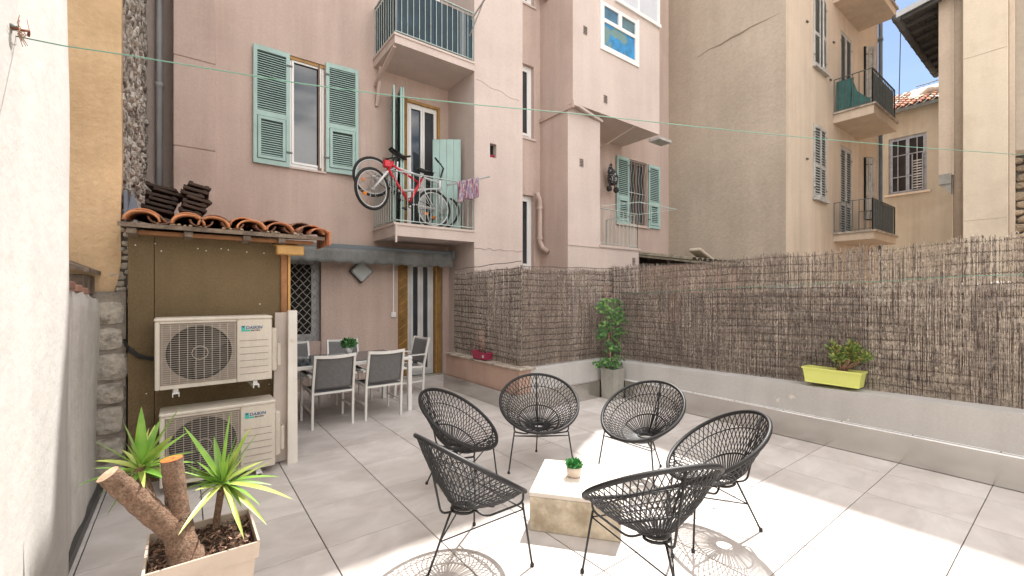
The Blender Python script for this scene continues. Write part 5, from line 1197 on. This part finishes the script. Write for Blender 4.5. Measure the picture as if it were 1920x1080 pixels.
# ================================================================== planters on the walls
def trough(label, c, rz, L, W, H, m, name='planter', taper=.86, saucer=False, cat='planter'):
    t = thing(name, label, cat, c, rz); M0 = wm(t); q = MB(); q.T = M0
    rings = []
    for (k, z, e) in ((taper, .012, 0), (1, H-.02, 0), (1.0, H-.02, .010), (1.0, H, .012), (1.0, H, 0), (.97, H-.03, -.004)):
        x, y = L/2*k+e, W/2*k+e; rings.append([(-x,-y,z),(x,-y,z),(x,y,z),(-x,y,z)])
    q.add([p for r in rings for p in r], [(3,2,1,0)]+[(i*4+j, i*4+(j+1) % 4, (i+1)*4+(j+1) % 4, (i+1)*4+j) for i in range(len(rings)-1) for j in range(4)])
    q.build('trough', m, t)
    q = MB(); q.T = M0; x, y = L/2*.96, W/2*.94; q.add([(-x,-y,H-.028),(x,-y,H-.028),(x,y,H-.028),(-x,y,H-.028)], [(0,1,2,3)]); q.build('soil', M_soil, t)
    if saucer: q = MB(); q.T = M0; q.bbox(-L/2*.93, L/2*.93, -W/2-.005, W/2+.005, .0, .016, .005); q.build('saucer', m, t)
    return t, M0
tm, M0 = trough('magenta plastic planter with a few bare canes on the pink wall coping', (3.665,5.62,.594), PI/2, .38, .16, .125, M_magenta)
q = MB(); q.T = M0; q.box(-.155,-.115,.081,.0835,.045,.085); q.build('price_sticker', M_upvc, tm)
rnd = random.Random(5); q = MB()
for i in range(7):
    x = rnd.uniform(-.07,.09); h = rnd.uniform(.22,.40); p = M0 @ Vector((x, rnd.uniform(-.03,.03), .09)); q.tube([p, p+Vector((jit(.012),jit(.012),h*.5)), p+Vector((jit(.02),jit(.02),h))], [.005,.0042,.003], 5)
q.build('bare_cane', M_tan, tm)
tm, M0 = trough('lime yellow plastic planter with a jade bush on the grey wall', (5.565,1.66,.632), -PI/2+.0, .52, .17, .165, M_lime, taper=.93, saucer=True)
rnd = random.Random(6); q = MB()
cc = M0 @ Vector((.08,0,.14))
tips = []
for i in range(11):
    a = rnd.uniform(0,2*PI); rr = rnd.uniform(.05,.24); p2 = cc+Vector((.35*rr*math.cos(a), rr*math.sin(a), rnd.uniform(.10,.30))); mid = cc.lerp(p2,.5)+Vector((jit(.02),jit(.03),.01)); q.tube([cc+Vector((jit(.02),jit(.05),0)), mid, p2], [.012,.009,.005], 5); tips += [p2, mid.lerp(p2,.5)]
q.build('stem', M_tan, tm)
q = MB()
for p in tips: leafblob(q, p, (.05,.055,.04), 34, .042, .026, M_jade, M_jade2, rnd, .8, frac=.22)
q.build('foliage', None, tm)
# corner planter with climbing vine
t = thing('square_planter', 'tall square concrete planter with a climbing ivy in the wall corner', 'planter', (5.27,4.43,0))
q = MB(); x0, x1, y0, y1 = 5.13, 5.387, 4.295, 4.545
pot(q, .0005, .455, .012, .0, .022); q.build('concrete_pot', M_conc, t)
q = MB(); q.add([(x0+.02,y0+.02,.415),(x1-.02,y0+.02,.415),(x1-.02,y1-.02,.415),(x0+.02,y1-.02,.415)], [(0,1,2,3)]); q.build('soil', M_soil, t)
rnd = random.Random(10); q = MB(); top = [(5.30,4.50,.42),(5.33,4.53,.75),(5.36,4.60,1.1),(5.37,4.62,1.45),(5.30,4.62,1.75)]
q.tube(top, [.01,.009,.008,.006,.004], 6); q.tube([(5.27,4.48,.42),(5.38,4.55,.85),(5.44,4.58,1.25),(5.44,4.58,1.6)], [.008,.007,.006,.003], 6)
for i in range(16):
    z = rnd.uniform(.6,1.7); q.tube([(5.35,4.58,z),(5.35+rnd.uniform(-.15,.15),4.55,z+rnd.uniform(0,.1))], .003, 4)
q.build('stem', M_tan, t)
q = MB()
def ivyleaf(q, p, nr, s_, rnd, m):
    nr = nr.normalized(); u = nr.cross(Vector((0,0,1))).normalized(); v = u.cross(nr)*-1; a0 = rnd.uniform(-.6,.6); pts_ = []
    for k, r in enumerate((1.0,.5,.85,.45,.55,.25,.55,.45,.85,.5)):
        a = -PI/2+a0+2*PI*k/10; pts_.append(p+(u*math.cos(a)+v*math.sin(a))*s_*r+nr*rnd.uniform(-.1,.1)*s_)
    q.add([p+nr*.12*s_]+pts_, [(0, k+1, (k+1) % 10+1) for k in range(10)], m)
def clump(px, py, rx, rz_, n, dmin=.0):
    for i in range(n):
        a = rnd.uniform(0,2*PI); r = rnd.random()**.5; x_ = px+rx*r*math.cos(a); y_ = py+rz_*r*math.sin(a); Yp = 4.50+rnd.uniform(-.12,.12)
        X, Z = onY(x_, y_, Yp); ivyleaf(q, Vector((X,Yp,Z)), Vector((rnd.gauss(-.5,.5),-1+rnd.gauss(0,.4),rnd.gauss(.5,.5))), rnd.uniform(.022,.042), rnd, M_ivy2 if rnd.random() < .28 else M_ivy)
for (a, b, c, d, n) in ((1148,572,24,14,85),(1130,578,14,10,30),(1150,597,18,14,60),(1162,592,12,14,30),(1135,612,12,12,34),(1172,603,8,12,20),(1142,622,22,14,60),(1125,630,12,8,26),(1165,628,12,14,34),(1150,645,14,12,34),(1140,655,8,10,16),(1157,662,10,12,22),(1140,680,22,9,90),(1165,682,24,8,80),(1155,690,20,5,40),(1120,683,8,7,16)): clump(a, b, c, d, n)
q.build('foliage', None, t)
for i in range(30): pass

# ================================================================== bicycles on the balcony
def bicycle(label, rear, front, Y, fcol, steer, seed, bag=False, full=False, sgn=1, bh=.63):
    """rear / front: (X, Z) of the axles in the plane Y"""
    t = thing('bicycle', label, 'bicycle', (rear[0], Y, rear[1])); R_, F_ = Vector((rear[0], Y, rear[1])), Vector((front[0], Y, front[1]))
    ax = (F_-R_).normalized(); up = Vector((-ax.z, 0, ax.x)); up = up if up.z > 0 else -up; wb = (F_-R_).length; Yv = Vector((0,1,0))
    P = lambda a, b, s=0: R_+ax*a+up*b+Yv*s
    def wheel(c, st_):
        Rz = Matrix.Rotation(st_, 3, up); d1 = Rz @ ax; nn = Rz @ Yv; q = MB()
        ringp = lambda r, off=0: [c+(d1*math.cos(2*PI*k/40)+up*math.sin(2*PI*k/40))*r+nn*off for k in range(40)]
        q.tube(ringp(.318), .024, 8, closed=True); w_ = q.build('wheel', M_tyre, t)
        q = MB(); q.tube(ringp(.288), .010, 6, closed=True); q.build('rim', M_silver, w_)
        q = MB()
        for k in range(28):
            a = 2*PI*k/28; q.tube([c+nn*(.02*(-1)**k), c+(d1*math.cos(a+.25*(-1)**(k//2))+up*math.sin(a+.25*(-1)**(k//2)))*.285], .0022, 3)
        q.build('spoke', M_spoke, w_)
        q = MB(); q.tube([c-nn*.04, c+nn*.04], .022, 8); q.build('hub', M_silver, w_)
        q = MB(); p = c-d1*.13*sgn+up*-.12-nn*.012; q.lathe([(.0,0),(.022,.002),(.022,.01),(0,.012)], (0,0,0), 4) if False else q.bar(p-d1*.03, p+d1*.03, .02, .045, up=up); q.build('reflector', M_orange, w_)
        return d1
    wheel(R_, 0); d1 = wheel(F_, steer)
    hd = P(wb-.23, .50); hb = P(wb-.20, .40); bb_ = P(.44, -.04); st_ = P(.30, .46)
    q = MB(); q.tube([hb, bb_], .024, 8); q.tube([hd, P(.33,.36)], .020, 8); q.tube([bb_, st_], .017, 8); q.tube([P(wb-.25,.55), P(wb-.185,.36)], .026, 8)
    if full: q.tube([P(.33,.36), P(.40,.16), bb_], .026, 8)
    q.build('frame', fcol, t)
    q = MB()
    for s_ in (-.05, .05): q.tube([R_+Yv*s_, bb_+Yv*s_*.5], .009, 6); q.tube([R_+Yv*s_, P(.31,.34,s_*.5)], .008, 6)
    q.build('rear_stays', M_silver, t)
    q = MB()
    for s_ in (-.055, .055): q.tube([F_+Yv*s_, P(wb-.10,.19,s_), P(wb-.17,.34,s_)], [.015,.019,.019], 8)
    q.tube([P(wb-.17,.34,-.06), P(wb-.17,.34,.06)], .018, 6); q.build('fork', M_silver, t)
    q = MB(); q.tube([P(wb-.25,.55), P(wb-.26,bh-.01)], .015, 6)
    hdir = (Matrix.Rotation(steer, 3, up) @ Yv); c_ = P(wb-.26,bh); q.tube([c_-hdir*.30-ax*.03, c_-hdir*.12, c_+hdir*.12, c_+hdir*.30-ax*.03], .012, 6)
    for s_ in (-1, 1): q.tube([c_+hdir*s_*.19-ax*.02, c_+hdir*s_*.32-ax*.04], .017, 6); q.tube([c_+hdir*s_*.15, c_+hdir*s_*.22+ax*.05], .006, 4)
    q.build('handlebar', M_tyre, t)
    q = MB(); s0 = P(.26,.60); q.tube([st_, s0-up*.03], .013, 6)
    vs = []
    for i, (x, w_, z) in enumerate(((-.16,.09,.03),(-.07,.085,.015),(.04,.05,0),(.15,.028,0),(.18,.015,-.01))):
        for s_ in (-1, 0, 1): vs.append(s0+ax*x+Yv*w_*s_+up*(z-(.02 if s_ else 0)))
    q.add(vs, [(i*3+j, i*3+j+1, (i+1)*3+j+1, (i+1)*3+j) for i in range(4) for j in range(2)]); q.tube([s0-ax*.14-up*.01, s0+ax*.14-up*.01], .04, 6); q.build('saddle', M_tyre, t)
    q = MB(); q.tube([bb_-Yv*.06, bb_+Yv*.06], .03, 10); q.tube([bb_-Yv*.05+( ax*math.cos(0))*0, bb_-Yv*.05], .01, 4)
    q.tube([bb_+Yv*-.055+(ax*math.cos(2*PI*k/20)+up*math.sin(2*PI*k/20))*.085 for k in range(20)], .008, 4, closed=True)
    q.tube([bb_-Yv*.07, bb_-Yv*.075+ax*.10-up*.13], .010, 5); q.bar(bb_-Yv*.08+ax*.06-up*.13, bb_-Yv*.08+ax*.15-up*.13, .05, .02); q.tube([bb_+Yv*.07, bb_+Yv*.075-ax*.10+up*.13], .010, 5)
    q.tube([bb_-Yv*.055+up*.085, R_-Yv*.045+up*.04], .004, 4); q.tube([bb_-Yv*.055-up*.085, R_-Yv*.045-up*.05], .004, 4); q.build('crankset', M_tyre, t)
    if bag: q = MB(); q.T = Matrix.Translation(P(wb-.15,.48,-.02)); q.bbox(-.06,.05,-.05,.05,-.07,.05,.015); q.T = None; q.build('bar_bag', M_red, t)
    return t
bicycle('red mountain bicycle with silver fork hung over the balcony corner, nearer of the two bicycles', (3.50,3.09), (2.42,3.29), 6.95, M_red, .35, 1, True, True, -1)
bicycle('white and black bicycle standing behind the red one on the balcony', (2.55,3.58), (3.86,3.11), 7.30, M_silver, -.9, 2, bh=.80)
# laundry on its pole
t = thing('drying_pole', 'short grey pole sticking out from the balcony railing with a striped cloth on it', 'pole', (4.0, 6.7, 3.55))
pa = Vector((*onY(838, 347, 6.78)[:1], 6.78, onY(838, 347, 6.78)[1])); xx, zz = onY(918, 331, 6.55); pb = Vector((xx, 6.55, zz))
q = MB(); q.tube([pa, pb], .016, 8); q.build('pole', M_pipe, t)
q = MB(); nI, nJ = 40, 12; vs = []; xa, xb = onY(852, 340, 6.68)[0], onY(895, 336, 6.6)[0]
for i in range(nI+1):
    f = i/nI; c = pa.lerp(pb, .22+.5*f); amp = .018*math.sin(f*26)
    for j in range(nJ+1):
        g = j/nJ; yy = -.02+amp*g*1.4 if True else 0
        vs.append((c.x+.012*math.sin(f*19+g*3), c.y-.022+amp*(.4+g), c.z+.02-g*(.36+.02*math.sin(f*11))))
q.add(vs, [(i*(nJ+1)+j, (i+1)*(nJ+1)+j, (i+1)*(nJ+1)+j+1, i*(nJ+1)+j+1) for i in range(nI) for j in range(nJ)], None, True)
o = q.build('striped_cloth', M_cloth, label='small striped red and purple rug drying over the pole beside the bicycles', cat='cloth'); md = o.modifiers.new('thickness', 'SOLIDIFY'); md.thickness = .006
# folded pushchair-like bundle hanging in the right recess
t = thing('hanging_bag', 'black and white patterned bundle with two small wheels hung beside the recess shutters', 'bag', (8.7, 7.2, 4.6))
q = MB(); X, Z = onY(1146, 330, 7.2); rnd = random.Random(3)
q.tube([(X-.03,7.2,Z+.22),(X-.02,7.18,Z+.12),(X+.03,7.17,Z-.05),(X+.04,7.17,Z-.22)], [.05,.10,.14,.11], 10); q.build('bundle', mat('spotted_fabric', (.03,.03,.035), .8, stain=(.5,.5,.5), stamt=.9, stscale=22, stthr=(.55,.58)), t)
for dx_ in (-.12, .14):
    q = MB(); q.tube([(X+dx_,7.13,Z-.34),(X+dx_,7.19,Z-.34)], .07, 12); q.build('wheel', M_tyre, t)
q = MB(); q.tube([(X-.06,7.2,Z+.25),(X-.02,7.19,Z+.30),(X+.02,7.2,Z+.25)], .018, 6); q.tube([(X-.12,7.17,Z-.34),(X,7.17,Z-.1),(X+.14,7.17,Z-.34)], .012, 5); q.build('handle', M_tyre, t)
# green clothes line
t0, t1 = Vector((-.52, yk, zk)), Vector((5.75, .28, 0)); ptsL = []
meas = [(28,68),(120,86),(250,105),(400,130),(560,156),(740,180),(900,197),(1100,215),(1300,237),(1500,257),(1700,275),(1940,292)]
for (a, b) in meas:
    f1, f2 = fac(a)           # intersect the view ray's plan direction with the line's plan course
    D = t1-t0; den = D.x*f2-D.y*f1; s_ = (t0.y*f1-t0.x*f2)/den; P_ = t0+D*s_; d_ = P_.x*math.sin(TH)+P_.y*math.cos(TH)
    ptsL.append(Vector((P_.x, P_.y, EYE-(b-CY)*d_/FPX)))
q = MB(); q.tube([t0]+ptsL[1:], .0026, 6); q.build('clothes_line', M_line, label='long pale green clothes line strung across the whole terrace', cat='clothes line')
# green cord threaded through the reed screen and small marks on the wall
q = MB(); q.tube([(5.645, 4.6-.3*k, 1.60+.012*k+.008*math.sin(k*2.1)) for k in range(20)], .003, 4); q.build('cord', M_line, label='green cord threaded through the upper reeds of the long screen', cat='cord')

# ================================================================== house behind the camera (gives its bounce light and reflections)
bk = thing('apartment_building', 'sunlit cream apartment house behind the terrace, seen only in reflections', 'building', (2, -6.5, 0))
holes = [(-6+2.6*i, -4.9+2.6*i, z, z+1.7) for i in range(8) for z in (1.2,)]
q = MB(); tilesheet(q, -8, 15, -.06, 4.0, holes, -6.2, axis='y', out=1); q.box(-8, 15, -12, -6.5, -.06, 3.9); q.build('wall', M_cream, bk)
q = MB()
for h in holes[:]: q.box(h[0], h[1], -6.38, -6.36, h[2], h[3])
q.build('window_pane', M_glass, bk)
